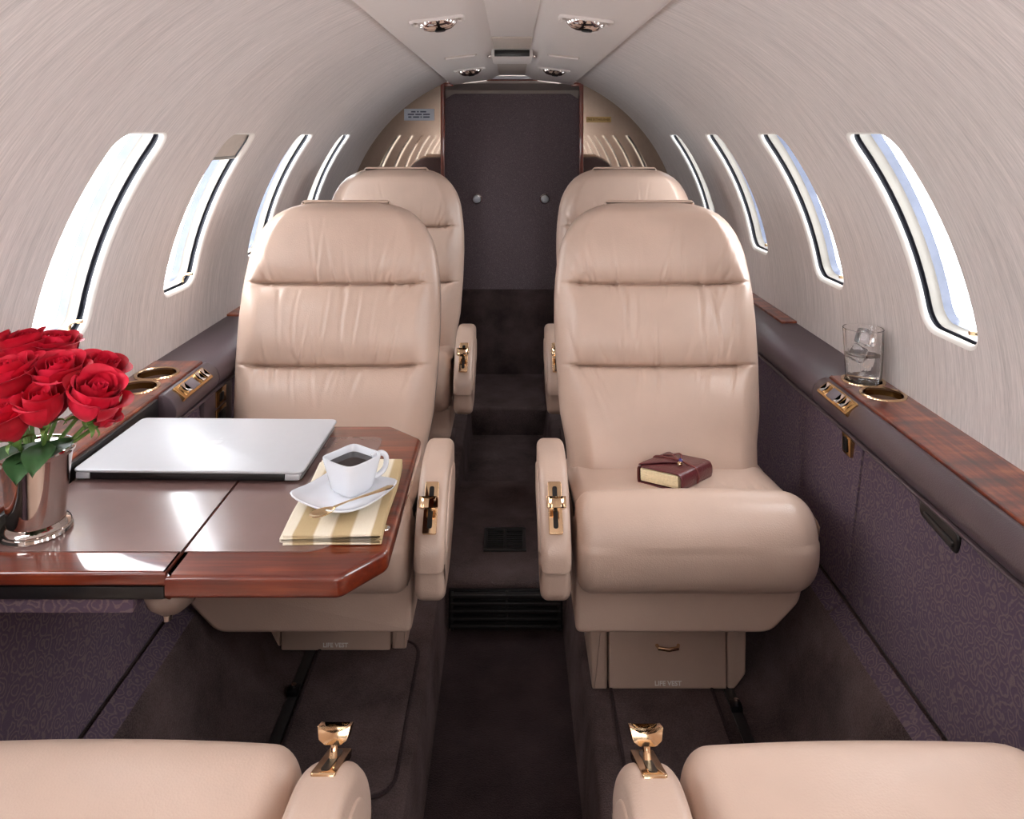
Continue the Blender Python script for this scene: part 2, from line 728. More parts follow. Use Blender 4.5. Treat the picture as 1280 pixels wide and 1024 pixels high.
def ring_strip(side, yc, prof):
    V, F = [], []
    n = 0
    for ins, rad in prof:
        c = win_contour(yc, ins)
        n = len(c)
        V += [on_wall(side, y, s, rad) for y, s in c]
    for i in range(len(prof) - 1):
        for j in range(n):
            k = (j + 1) % n
            F.append([i * n + j, i * n + k, (i + 1) * n + k, (i + 1) * n + j])
    return V, F


wi = 0
ORD = ['first', 'second', 'third', 'fourth']
for side in (-1, 1):
    for k, yc in enumerate(WIN_C[side]):
        wi += 1
        V, F = ring_strip(side, yc, [(0, 0), (0.002, 0.0005), (0.005, 0.002), (0.0075, 0.005), (0.008, 0.008), (0.008, 0.010)])
        w = mesh_obj('window_%d' % wi, V, F, M['white_lip'], fix=True)
        sd = 'left' if side < 0 else 'right'
        where = ('%s cabin window from the camera on the %s wall' % (ORD[k], sd)) if k < 4 else 'cabin window behind the camera on the %s wall, number %d going forward' % (sd, k - 3)
        tag(w, where, kind='structure')
        V, F = ring_strip(side, yc, [(0.008, 0.010), (0.000, 0.0105), (0.000, 0.0195), (0.0085, 0.020)])
        mesh_obj('window_seal', V, F, M['slot'], w)
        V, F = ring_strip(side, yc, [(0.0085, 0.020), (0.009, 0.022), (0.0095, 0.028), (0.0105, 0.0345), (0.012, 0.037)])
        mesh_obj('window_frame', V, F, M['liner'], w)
        V, F = ring_strip(side, yc, [(0.012, 0.037), (0.0125, 0.042), (0.014, 0.052)])
        mesh_obj('pane_edge', V, F, M['pane_edge'], w)
        c = win_contour(yc, 0.031)
        V = [on_wall(side, y, s, 0.108) for y, s in c]
        # curved pane: rows across matching samples
        n = len(c)
        ss = np.linspace(WIN_S0 + 0.012, WIN_S1 - 0.012, 13)
        V, F = [], []
        rr = 0.012
        for s in ss:
            V.append(on_wall(side, yc - WIN_H + 0.012, s, 0.051))
            V.append(on_wall(side, yc + WIN_H - 0.012, s, 0.051))
        for i in range(12):
            F.append([2 * i, 2 * i + 1, 2 * i + 3, 2 * i + 2])
        mesh_obj('pane', V, F, M['pane'], w, fix=False)
        # gold pull of the sliding shade at the lower far corner
        px, py, pz = on_wall(side, yc + (WIN_H - 0.03 if side < 0 else 0.022 - WIN_H), WIN_S0 + 0.006, 0.012)
        V, F = tube([(px + side * 0.006, py, pz - 0.006), (px + side * 0.004, py, pz + 0.016), (px, py, pz + 0.022), (px - side * 0.016, py + 0.002, pz + 0.023)],
                    [0.0026, 0.0026, 0.003, 0.0036], 8)
        mesh_obj('shade_pull', V, F, M['gold'], w)
        if side < 0 and k == 1:       # shade drawn a little way down
            V, F = [], []
            for s in np.linspace(0.405, WIN_S1 + 0.002, 9):
                for y in (yc - WIN_H + 0.002, yc + WIN_H - 0.002):
                    V.append(on_wall(side, y, s, 0.0145))
            for i in range(8):
                F.append([2 * i, 2 * i + 1, 2 * i + 3, 2 * i + 2])
            mesh_obj('window_shade', V, F, M['shade'], w)
            V, F = [], []
            c0 = on_wall(side, yc - WIN_H + 0.004, 0.405, 0.0145)
            c1 = on_wall(side, yc + WIN_H - 0.004, 0.405, 0.0145)
            V, F = tube([c0, c1], 0.004, 8)
            mesh_obj('shade_bar', V, F, M['liner'], w)
        if k < 6:
            p = bpy.data.lights.new('window_portal', 'AREA')
            p.shape = 'RECTANGLE'
            p.size, p.size_y = 0.2, 0.40
            p.cycles.is_portal = True
            po = bpy.data.objects.new('window_portal', p)
            phc = 0.5 * (WIN_S0 + WIN_S1) / R
            po.location = ((R + 0.058) * side * math.cos(phc), yc, (R + 0.058) * math.sin(phc))
            d = Vector((-side * math.cos(phc), 0, -math.sin(phc)))
            po.rotation_euler = d.to_track_quat('-Z', 'Y').to_euler()
            ang = po.rotation_euler
            # make the long side follow the wall
            po.rotation_euler = (Matrix(((0, -side * math.sin(phc), side * math.cos(phc)), (1, 0, 0), (0, math.cos(phc), math.sin(phc))))).to_euler()
            COL.objects.link(po)


def extrude_y(name, pts, y0, y1, mat, parent=None, smooth=True, sharp=35, ny=1):
    V, F = [], []
    n = len(pts)
    ys = np.linspace(y0, y1, ny + 1)
    for y in ys:
        for x, z in pts:
            V.append((x, y, z))
    for i in range(ny):
        for j in range(n - 1):
            F.append([i * n + j, i * n + j + 1, (i + 1) * n + j + 1, (i + 1) * n + j])
    return mesh_obj(name, V, F, mat, parent, fix=False, smooth=smooth, sharp=sharp)


# ceiling: overhead service panel with a raised centre channel
half = [(0.0, 0.703), (0.055, 0.7025), (0.066, 0.699), (0.078, 0.690), (0.090, 0.684), (0.108, 0.6815), (0.18, 0.673), (0.252, 0.6625), (0.262, 0.6625),
        (0.268, 0.668), (0.268, 0.690)]
prof = [(-x, z) for x, z in half[::-1]] + half[1:]
ceiling = extrude_y('ceiling', prof, Y0, Y1, M['ceiling'], sharp=0)
tag(ceiling, 'white overhead panel with a raised centre channel running down the cabin', kind='structure')
# centre channel covers
def ceil_cover(name, y0, y1, mat, z=0.6985, w=0.054, t=0.005):
    return bm_obj(name, rbox(-w, w, y0, y1, z, z + t, 0.002), mat, ceiling)
for a, b in ((-1.2, -0.2), (-0.19, 0.81), (0.82, 2.00)):
    ceil_cover('cover_panel', a, b, M['ceiling'])
ceil_cover('vent_cover', 2.02, 2.26, M['ceiling_beige'], 0.697)
ceil_cover('end_cover', 2.54, 3.20, M['ceiling_beige'], 0.697)
sgn = thing('ceiling_display', (0, 2.36, 0.69), 'small dark display panel in the ceiling channel near the doorway', 'display')
bm_obj('housing', rbox(-0.062, 0.062, 2.31, 2.52, 0.676, 0.703, 0.006), M['ceiling'], sgn, True)
bm_obj('screen', rbox(-0.053, 0.053, 2.303, 2.312, 0.679, 0.6985, 0.001), M['black'], sgn, True)
for s in (-1, 1):
    V, F = lathe([(0.0, -0.004), (0.006, -0.003), (0.007, 0), (0.007, 0.004)], 16, (s * 0.071, 2.40, 0.688))
    mesh_obj('bracket_screw', V, F, M['chrome'], sgn, True)

# reading lights and slots in the side flanges
def panel_z(x):
    xs = [0.108, 0.18, 0.252]
    zs = [0.6815, 0.673, 0.6625]
    return float(np.interp(abs(x), xs, zs))


def reading_light(x, y, ln, label):
    z = panel_z(x)
    t = thing('reading_light', (x, y, z), label, 'light', 'ceiling reading lights', rot=(0, math.copysign(0.12, x), 0))
    P = round_poly([(-0.052, -ln), (0.052, -ln), (0.052, ln), (-0.052, ln)], 0.012)
    V, F = sheet(P, -0.002, 0.006, 'z', 0.0015)
    mesh_obj('recess_plate', V, F, M['ceiling_beige'], t)  # flat beige plate, its darker tone stands in for shade inside a pocket
    # chrome swivel body
    V, F = lathe([(0.0, -0.024), (0.012, -0.023), (0.019, -0.020), (0.026, -0.012), (0.029, -0.004), (0.029, 0.001)], 24)
    V = [(a * 1.45, b * 0.95, c) for a, b, c in V]
    mesh_obj('lamp_body', V, F, M['chrome'], t)
    V, F = lathe([(0.0, -0.026), (0.010, -0.0255), (0.012, -0.0235)], 20)
    mesh_obj('lens', xform((V, F), Matrix.Translation((0.004, -0.004, 0)))[0], F, M['black'], t)
    c_ = [(p[0], p[1], -0.002) for p in P]
    mesh_obj('bezel', *tube(c_ + [c_[0]], 0.0045, 8), M['ceiling'], t)
    return t


reading_light(-0.152, 1.56, 0.028, 'chrome swivel reading light in the left ceiling flange, nearer the camera')
reading_light(0.150, 1.56, 0.028, 'chrome swivel reading light in the right ceiling flange, nearer the camera')
reading_light(-0.150, 2.72, 0.028, 'chrome swivel reading light in the left ceiling flange beside the doorway')
reading_light(0.150, 2.72, 0.028, 'chrome swivel reading light in the right ceiling flange beside the doorway')
for s in (-1, 1):
    P = round_poly([(-0.048, -0.016), (0.048, -0.016), (0.048, 0.016), (-0.048, 0.016)], 0.012)
    V, F = sheet(P, -0.003, 0.004, 'z', 0.001)
    t = thing('ceiling_slot', (s * 0.152, 2.27, panel_z(0.152)), 'beige slot cover in the %s ceiling flange between the two reading lights' % ('left' if s < 0 else 'right'), 'vent', rot=(0, s * 0.12, 0))
    mesh_obj('cover', V, F, M['ceiling_beige'], t)
    bm_obj('finger_lip', rbox(-0.044, 0.044, -0.012, -0.006, -0.007, -0.002, 0.001), M['ceiling'], t)

# floor: dropped aisle between two carpeted plateaus, with the raised spar step
AZ, PZ = -0.77, -0.63
XL, XR = -0.160, 0.128
floor_pts = [(-0.76, -0.30), (-0.60, -0.395), (-0.555, -0.415), (-0.53, -0.49), (-0.502, -0.585), (-0.485, -0.618), (-0.465, PZ), (-0.185, PZ), (-0.172, -0.635), (-0.167, -0.65),
             (XL, AZ + 0.006), (XL + 0.004, AZ), (XR - 0.004, AZ), (XR, AZ + 0.006), (0.140, -0.65), (0.146, -0.635), (0.158, PZ),
             (0.465, PZ), (0.485, -0.618), (0.502, -0.585), (0.53, -0.49), (0.555, -0.415), (0.60, -0.395), (0.76, -0.30)]
floor = extrude_y('floor', floor_pts, Y0, 3.60, M['carpet'], sharp=50)
tag(floor, 'dark brown carpeted cabin floor with a dropped centre aisle', kind='structure')
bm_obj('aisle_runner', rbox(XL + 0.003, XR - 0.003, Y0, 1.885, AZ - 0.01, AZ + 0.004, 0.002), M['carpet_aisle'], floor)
bm_obj('spar_step', rbox(-0.185, 0.155, 1.889, 2.456, -0.80, -0.66, 0.012, 3), M['carpet'], floor)
bm_obj('rear_step', rbox(-0.185, 0.155, 3.106, 3.60, -0.80, -0.66, 0.012, 3), M['carpet'], floor)
# wider raised floor in the vestibule
gr = thing('step_grille', (-0.016, 1.885, AZ), 'black slatted air grille on the riser of the aisle step', 'grille')
bm_obj('grille_back', rbox(-0.155, 0.124, 1.880, 1.889, -0.766, -0.672, 0.001), M['black'], gr, True)
for i in range(5):
    z = -0.758 + i * 0.0185
    bm_obj('slat', rbox(-0.150, 0.119, 1.866, 1.882, z, z + 0.008, 0.002), M['black_metal'], gr, True)
for x in (-0.150, -0.0165, 0.112):
    bm_obj('upright', rbox(x, x + 0.007, 1.868, 1.882, -0.764, -0.674, 0.001), M['black_metal'], gr, True)

fv = thing('floor_vent', (-0.019, 2.09, -0.66), 'small black louvred vent set in the aisle step carpet', 'vent')
vx0, vx1, vy0, vy1 = -0.076, 0.038, 2.03, 2.15
bm_obj('backing', rbox(vx0 + 0.004, vx1 - 0.004, vy0 + 0.004, vy1 - 0.004, -0.66, -0.6585), M['black'], fv, True)
for nm, b in (('frame_bar', (vx0, vx1, vy0, vy0 + 0.010)), ('frame_bar', (vx0, vx1, vy1 - 0.010, vy1)), ('frame_bar', (vx0, vx0 + 0.009, vy0 + 0.010, vy1 - 0.010)),
              ('frame_bar', (vx1 - 0.009, vx1, vy0 + 0.010, vy1 - 0.010)), ('frame_bar', (-0.022, -0.016, vy0 + 0.010, vy1 - 0.010))):
    bm_obj(nm, rbox(b[0], b[1], b[2], b[3], -0.6595, -0.655, 0.001), M['black_metal'], fv, True)
for xa, xb in ((vx0 + 0.010, -0.023), (-0.015, vx1 - 0.010)):
    for i in range(9):
        y = vy0 + 0.014 + i * 0.0108
        bm_obj('louvre', rbox(xa, xb, y, y + 0.005, -0.6588, -0.656), M['black_metal'], fv, True)

# floor mats and seat tracks
def floor_mat(x0, x1, y0, y1, label):
    P = round_poly([(x0, y0), (x1, y0), (x1, y1), (x0, y1)], 0.05, 6)
    t = thing('floor_mat', ((x0 + x1) / 2, (y0 + y1) / 2, PZ), label, 'mat')
    V, F = sheet(P, PZ - 0.001, PZ + 0.006, 'z', 0.003)
    mesh_obj('pile', V, F, M['carpet'], t, True)
    c = P.mean(0)
    Q = [(p[0], p[1], PZ + 0.0055) for p in P]
    Q.append(Q[0])
    V, F = tube(Q, 0.0035, 6)
    mesh_obj('bound_edge', V, F, M['carpet_aisle'], t, True)


floor_mat(-0.400, -0.192, 1.235, 1.62, 'brown carpet mat with rounded corner in front of the left table seat')
floor_mat(0.190, 0.385, 1.02, 1.52, 'brown carpet mat in front of the right seat holding the journal')
for s in (-1, 1):
    x = s * 0.418
    t = thing('seat_track', (x, 1.5, PZ), 'dark seat rail in the carpet on the %s side' % ('left' if s < 0 else 'right'), 'rail')
    bm_obj('rail', rbox(x - 0.010, x + 0.010, 0.35, 2.9, PZ - 0.002, PZ + 0.003, 0.001), M['black_metal'], t, True)
    ye = 1.46 if s < 0 else 1.42
    bm_obj('rail_stop', rbox(x - 0.012, x + 0.010, ye, ye + 0.022, PZ + 0.002, PZ + 0.014, 0.003), M['dark_metal'], t, True)
    V, F = lathe([(0.005, 0), (0.005, 0.008), (0.0, 0.009)], 12, (x, ye + 0.011, PZ + 0.012))
    mesh_obj('stop_bolt', V, F, M['chrome'], t, True)

# lower side panels
def plate_strip(p0, p1, y0, y1, th, side):
    """panel between two section points, th proud of them towards the cabin"""
    (xa, za), (xb, zb) = p0, p1
    d = np.array([xb - xa, zb - za])
    d /= np.linalg.norm(d)
    n = np.array([-d[1], d[0]])
    if n[0] > 0:
        n = -n
    pts = np.array([[xa, za], [xb, zb], [xb + n[0] * -th, zb + n[1] * -th], [xa + n[0] * -th, za + n[1] * -th]])
    pts[:, 0] *= side
    return loft(pts, y0, y1, 0.003, 'y', nr=2)


for side in (-1, 1):
    sd = 'left' if side < 0 else 'right'
    w = WALL[side]
    ysp = [-1.35, -0.35, 1.372, 2.30, 3.333]
    for a, b in zip(ysp[:-1], ysp[1:]):
        V, F = plate_strip((0.632, -0.088), (0.594, -0.383), a + 0.003, b - 0.003, 0.02, side)
        o = mesh_obj('side_panel', V, F, M['fabric'], w)
        V, F = plate_strip((0.592, -0.391), (0.557, -0.416), a + 0.002, b - 0.002, 0.02, side)
        mesh_obj('kick_panel', V, F, M['fabric'], w)
    # dark backing behind the seams, closing the side wall
    pts = [(side * 0.735, -0.07), (side * 0.66, -0.085), (side * 0.645, -0.10), (side * 0.602, -0.383), (side * 0.60, -0.40), (side * 0.57, -0.43)]
    o = extrude_y('panel_backing', pts, Y0, Y1, M['black'], w)

# ------------------------------------------------------------------ rear bulkhead, doorway, vestibule
YB = 3.333
for s in (-1, 1):
    sd = 'left' if s < 0 else 'right'
    pts = [(s * 0.300, -0.80)]
    for ph in np.linspace(1.149, -0.9, 28):
        pts.append((s * 0.735 * math.cos(ph), 0.735 * math.sin(ph)))
    V, F = loft(np.array(pts), YB, YB + 0.02, 0.0, 'y')
    o = mesh_obj('wall_back_%s' % sd, V, F, M['mirror'], sharp=30)
    tag(o, 'bronze mirrored bulkhead panel %s of the rear doorway' % sd, kind='structure')
    t = mesh_obj('trim_%d' % (1 if s < 0 else 2), *loft(round_poly([(s * 0.291, YB - 0.016), (s * 0.309, YB - 0.016), (s * 0.309, YB + 0.06), (s * 0.291, YB + 0.06)], 0.004), -0.66, 0.672, 0.0, 'z'), M['wood_edge'])
    tag(t, 'polished mahogany jamb on the %s side of the rear doorway' % sd, kind='structure')
    bm_obj('jamb_corner', rbox(*sorted((s * 0.255, s * 0.309)), YB - 0.014, YB + 0.02, 0.655, 0.672, 0.002), M['wood_edge'], t)
    pts = [(s * 0.310, YB + 0.02), (s * 0.310, 3.60)]
    V = [(s * 0.312, YB + 0.02, -0.80), (s * 0.312, 3.62, -0.80), (s * 0.312, 3.62, 0.72), (s * 0.312, YB + 0.02, 0.72)]
    o = mesh_obj('wall_vestibule_%s' % sd, V, [[0, 1, 2, 3]], M['panel_fabric'], fix=False)
    tag(o, 'dark fabric side wall of the rear vestibule, %s side' % sd, kind='structure')
V = [(-0.32, YB + 0.0, 0.668), (0.32, YB + 0.0, 0.668), (0.32, 3.62, 0.648), (-0.32, 3.62, 0.648)]
o = mesh_obj('ceiling_vestibule', V, [[0, 1, 2, 3]], M['vestibule'], fix=False)
tag(o, 'pale ceiling strip inside the rear vestibule', kind='structure')
bm = rbox(-0.45, 0.45, YB + 0.001, YB + 0.03, 0.668, 0.76)
o = bm_obj('trim_3', bm, M['vestibule'])
bm_obj('channel_end_lens', rbox(-0.098, 0.098, 3.30, 3.334, 0.684, 0.6975, 0.005), M['china'], o)
bm_obj('wood_bead', rbox(-0.11, 0.11, 3.31, 3.334, 0.679, 0.6835, 0.002), M['wood_edge'], o)
tag(o, 'header rail above the rear doorway', kind='structure')
YP = 3.56
back = mesh_obj('wall_back', *loft(round_poly([(-0.325, -0.272), (0.325, -0.272), (0.325, 0.60), (0.27, 0.636), (-0.27, 0.636), (-0.325, 0.60)], 0.01), YP, YP + 0.03, 0.004, 'y'), M['panel_fabric'])
tag(back, 'dark plum fabric panel closing the end of the aisle', kind='structure')
bm_obj('header_strip', rbox(-0.325, 0.325, YP + 0.006, YP + 0.04, 0.56, 0.66), M['vestibule'], back)
o = bm_obj('wall_back_carpet', rbox(-0.32, 0.32, YP - 0.012, YP + 0.04, -0.80, -0.272, 0.008), M['carpet'])
tag(o, 'brown carpeted lower wall at the end of the aisle', kind='structure')
for x in (-0.163, 0.152):
    t = thing('wall_fastener', (x, YP, 0.148), 'round chrome fastener on the dark end panel, %s of the pair' % ('left' if x < 0 else 'right'), 'fastener', rot=(PI / 2, 0, 0))
    V, F = lathe([(0.024, 0.0), (0.024, 0.004), (0.021, 0.006), (0.020, 0.004), (0.010, 0.004)], 28)
    mesh_obj('bezel', V, F, M['chrome'], t)
    V, F = lathe([(0.0185, 0.004), (0.018, 0.014), (0.013, 0.020), (0.0, 0.022)], 24)
    mesh_obj('button', V, F, M['china'], t)

# placards on the bulkhead
t = thing('wall_placard', (-0.402, YB, 0.533), 'small pale blue placard with three printed lines on the left bulkhead', 'placard')
bm_obj('plate', rbox(-0.468, -0.337, YB - 0.003, YB, 0.507, 0.558, 0.001), M['placard_white'], t, True)
for i, segs in enumerate((((-.437, -.418), (-.412, -.404), (-.398, -.372)), ((-.452, -.424), (-.419, -.391), (-.385, -.356)), ((-.450, -.436), (-.429, -.402), (-.397, -.391), (-.385, -.357)))):
    z = 0.545 - i * 0.0115
    V, F = [], []
    for a, b in segs:
        k = len(V)
        V += [(a, YB - 0.0034, z - 0.003), (b, YB - 0.0034, z - 0.003), (b, YB - 0.0034, z + 0.003), (a, YB - 0.0034, z + 0.003)]
        F.append([k, k + 1, k + 2, k + 3])
    tag(mesh_obj('printed_line', V, F, M['print_dark'], t, True, fix=False), kind='stuff')
t = thing('wall_placard', (0.374, YB, 0.511), 'small gold placard on the right bulkhead', 'placard')
bm_obj('plate', rbox(0.322, 0.430, YB - 0.003, YB, 0.499, 0.523, 0.001), M['placard_gold'], t, True)
V, F = text_vf('FIRE EXTINGUISHER', 0.0125)
V = [(x * 0.86 + 0.376, YB - 0.0034 - z, y + 0.511) for x, y, z in V]
tag(mesh_obj('lettering', V, F, M['print_gold'], t, True, smooth=False, fix=False), kind='stuff')

# forward end of the cabin, behind the camera
pts = [(0.76 * math.cos(a), 0.76 * math.sin(a)) for a in np.linspace(0, 2 * PI, 49)[:-1]]
V, F = loft(np.array(pts), Y0 - 0.03, Y0, 0.0, 'y')
o = mesh_obj('wall_front', V, F, M['headliner'], sharp=30)
tag(o, 'forward cabin bulkhead behind the camera', kind='structure')


# ------------------------------------------------------------------ side ledges
def ledge(side):
    sd = 'left' if side < 0 else 'right'
    zt = -0.020 if side < 0 else -0.038
    t = thing('side_ledge', (side * 0.68, 1.5, zt), 'mahogany topped %s side ledge with plum leather bolster below the windows' % sd, 'ledge')
    def X(p):
        return np.array([(side * x, z + zt) for x, z in p])
    wy = 1.575 if side < 0 else 1.536
    wood_poly = [(0.735, 0.0), (0.735, -0.030), (0.634, -0.030), (0.634, -0.004), (0.638, 0.0)]
    ycut = wy - 0.175 if side < 0 else wy - 0.185
    # leather bolster with rounded nose, running aft; on the left it only starts where the table slot ends
    by0 = 1.372 if side < 0 else Y0
    bol = round_poly(X([(0.735, -0.001), (0.640, -0.004), (0.606, -0.012), (0.596, -0.038), (0.612, -0.062), (0.735, -0.066)]), [0.0, 0.01, 0.02, 0.02, 0.015, 0.0], 5)
    bol_low = round_poly(X([(0.735, -0.012), (0.636, -0.012), (0.632, -0.004), (0.624, -0.002), (0.606, -0.012), (0.596, -0.038), (0.612, -0.062), (0.735, -0.066)]),
                         [0, 0, 0.002, 0.008, 0.018, 0.02, 0.015, 0], 5)
    mesh_obj('bolster', *loft(bol, wy, 3.32, 0.002, 'y', nr=2), M['dark_leather'], t, True)
    mesh_obj('bolster', *loft(bol_low, by0, wy - 0.001, 0.004, 'y', nr=2), M['dark_leather'], t, True)
    # welt under the bolster
    wl = [(side * (0.612 + 0.004 * math.cos(a)), zt - 0.064 + 0.004 * math.sin(a)) for a in np.linspace(0, 2 * PI, 9)[:-1]]
    mesh_obj('welt', *loft(np.array(wl), by0, 3.32, 0, 'y'), M['dark_leather'], t, True)
    # wood top with round end; holes are read as dark gold wells set into rims
    hx = 0.686
    holes = [(1.402, 0.0365), (1.484, 0.0365)] if side < 0 else [(1.420, 0.0365), (1.500, 0.0365)]
    # top surface built as a grid of rings around the wells
    V, F = [], []
    def quad(pts):
        k = len(V)
        V.extend(pts)
        F.append([k, k + 1, k + 2, k + 3])
    x0, x1 = 0.636, 0.735
    def P3(x, y, z=0.0):
        return (side * x, y, zt + z)
    ycur = Y0
    cells = [(holes[0][0] - 0.041, holes[0][0] + 0.041, holes[0]), (holes[1][0] - 0.041, wy - 0.004, holes[1])]
    quad([P3(x0, ycur), P3(x1, ycur), P3(x1, cells[0][0]), P3(x0, cells[0][0])])
    mid = 0.5 * (holes[0][0] + holes[1][0])
    bounds = [(cells[0][0], mid), (mid, wy - 0.004)]
    for (ya, yb), (hy, hr) in zip(bounds, holes):
        nseg = 48
        k0 = len(V)
        for i in range(nseg):
            a = 2 * PI * i / nseg
            ca, sa = math.cos(a), math.sin(a)
            V.append(P3(hx + hr * ca, hy + hr * sa))
        # snap a ray to the cell rectangle
        for i in range(nseg):
            a = 2 * PI * i / nseg
            ca, sa = math.cos(a), math.sin(a)
            tx = ((x1 - hx) / ca) if ca > 1e-9 else ((x0 - hx) / ca if ca < -1e-9 else 1e9)
            ty = ((yb - hy) / sa) if sa > 1e-9 else ((ya - hy) / sa if sa < -1e-9 else 1e9)
            q = min(tx, ty)
            V.append(P3(hx + q * ca, hy + q * sa))
        for i in range(nseg):
            j = (i + 1) % nseg
            F.append([k0 + i, k0 + j, k0 + nseg + j, k0 + nseg + i])
    # nosing
    ns = [(x0, 0.0), (0.6335, -0.002), (0.6325, -0.006), (0.633, -0.012)]
    for (xa, za), (xb, zb) in zip(ns[:-1], ns[1:]):
        quad([P3(xa, Y0, za), P3(xa, wy - 0.004, za), P3(xb, wy - 0.004, zb), P3(xb, Y0, zb)])
    quad([P3(x0, wy - 0.004), P3(x1, wy - 0.004), P3(x1, wy, -0.012), P3(x0, wy, -0.012)])
    mesh_obj('wood_top', V, F, M['wood_y'], t, True, merge=1e-6)
    for hy, hr in holes:
        c = (side * hx, hy, zt)
        V, F = lathe([(hr + 0.0045, 0.0002), (hr + 0.004, 0.002), (hr + 0.001, 0.003), (hr - 0.002, 0.0015), (hr - 0.002, -0.003)], 48, c)
        F = F[:-2]
        cw = mesh_obj('cup_holder_rim', V, F, M['gold'], t, True)
        V, F = lathe([(0.0, -0.036), (hr - 0.008, -0.036), (hr - 0.003, -0.030), (hr - 0.002, -0.002)], 48, c)
        F = F[:-1]
        well = mesh_obj('cup_well', V, F, M['cup_gold'], cw)
        well.data.transform(wm(t).inverted())
    # switch plate on the bolster face
    y0, y1 = (1.400, 1.530) if side < 0 else (1.372, 1.500)
    sp = thing('switch_plate_tmp', (0, 0, 0), None, None)
    ang = math.radians(38)
    plate_m = Matrix.Translation((side * 0.608, (y0 + y1) / 2, zt - 0.012)) @ Matrix.Rotation(-side * ang, 4, 'Y')
    sp.name = 'switch_plate'
    sp.parent = t
    sp.matrix_basis = wm(t).inverted() @ plate_m
    hl = (y1 - y0) / 2
    V, F = sheet(round_poly([(-0.015, -hl), (0.015, -hl), (0.015, hl), (-0.015, hl)], 0.004), -0.006, 0.0035, 'z', 0.001)
    mesh_obj('gold_plate', V, F, M['brass'], sp)
    for yy in (-0.043, 0.022, 0.044):
        yy = yy * (1 if side < 0 else -1)
        V, F = loft(round_poly([(-0.011, 0.003), (0.011, 0.003), (0.011, 0.010), (0.0, 0.0065), (-0.011, 0.010)], 0.001), yy - 0.007, yy + 0.007, 0.001, 'y', nr=2)
        mesh_obj('rocker_switch', V, F, M['chrome'], sp)
    yy = -0.010 * (1 if side < 0 else -1)
    bm_obj('blank_cover', rbox(-0.011, 0.011, yy - 0.016, yy + 0.016, 0.003, 0.0055, 0.001), M['switch'], sp)
    # next wood section further aft
    mesh_obj('aft_wood_top', *loft(X([(0.735, 0.004), (0.735, -0.012), (0.690, -0.012), (0.690, 0.003)]), 1.965, 2.9, 0.002, 'y', nr=2), M['wood_y'], t, True)
    return t


LEDGE = {-1: ledge(-1), 1: ledge(1)}
# black slot rail between the left ledge and the table
t = thing('table_rail', (-0.632, 0.6, -0.04), 'black slide rail between the left wooden ledge and the table edge', 'rail')
bm_obj('rail', rbox(-0.6335, -0.626, -0.3, 1.36, -0.075, -0.026, 0.002), M['black'], t, True)

# pocket handle on the right side panel
t = thing('panel_pocket_handle', (0.626, 1.115, -0.118), 'black recessed slot handle on the right lower fabric panel', 'handle')
P = round_poly([(1.075, -0.150), (1.178, -0.138), (1.172, -0.108), (1.07, -0.116)], 0.013)
mesh_obj('slot', *loft(P, 0.6225, 0.634, 0.003, 'x', nr=3), M['black'], t, True)
P2 = round_poly([(1.084, -0.144), (1.160, -0.135), (1.160, -0.125), (1.08, -0.131)], 0.006)
mesh_obj('finger_bar', *loft(P2, 0.6195, 0.626, 0.003, 'x', nr=3), M['black_metal'], t, True)
# small gold catch under the right switch plate
t = thing('panel_catch', (0.618, 1.42, -0.135), 'small gold panel catch below the right switch plate', 'catch')
bm_obj('catch_plate', rbox(0.618, 0.634, 1.405, 1.44, -0.150, -0.108, 0.002), M['brass'], t, True)
bm_obj('catch_slot', rbox(0.6155, 0.619, 1.414, 1.430, -0.143, -0.118, 0.001), M['black'], t, True)
# jack panel on the left
t = thing('jack_panel', (-0.618, 1.60, -0.12), 'dark jack panel with two gold plates on the left wall behind the seat', 'panel')
bm_obj('backing', rbox(-0.634, -0.618, 1.545, 1.70, -0.185, -0.088, 0.006), M['dark_leather'], t, True)
bm_obj('jack_plate', rbox(-0.619, -0.615, 1.600, 1.655, -0.128, -0.094, 0.001), M['brass'], t, True)
bm_obj('jack_plate', rbox(-0.619, -0.615, 1.600, 1.655, -0.172, -0.133, 0.001), M['brass'], t, True)
bm_obj('socket', rbox(-0.616, -0.613, 1.618, 1.636, -0.120, -0.102, 0.001), M['black'], t, True)
bm_obj('socket', rbox(-0.616, -0.613, 1.608, 1.648, -0.166, -0.140, 0.001), M['black'], t, True)


# ------------------------------------------------------------------ seats
def smooth(a, b, x):
    t = np.clip((x - a) / (b - a), 0, 1)
    return t * t * (3 - 2 * t)


BACK_T = np.array([-0.12, 0.0, 0.06, 0.17, 0.365, 0.52, 0.62, 0.69, 0.78, 0.825, 0.865, 0.91, 0.945, 0.97, 0.985, 1.0])
BACK_W = np.array([0.190, 0.196, 0.1985, 0.2095, 0.2166, 0.2190, 0.2180, 0.2150, 0.2085, 0.202, 0.193, 0.178, 0.160, 0.140, 0.122, 0.095])
BACK_H = 0.545


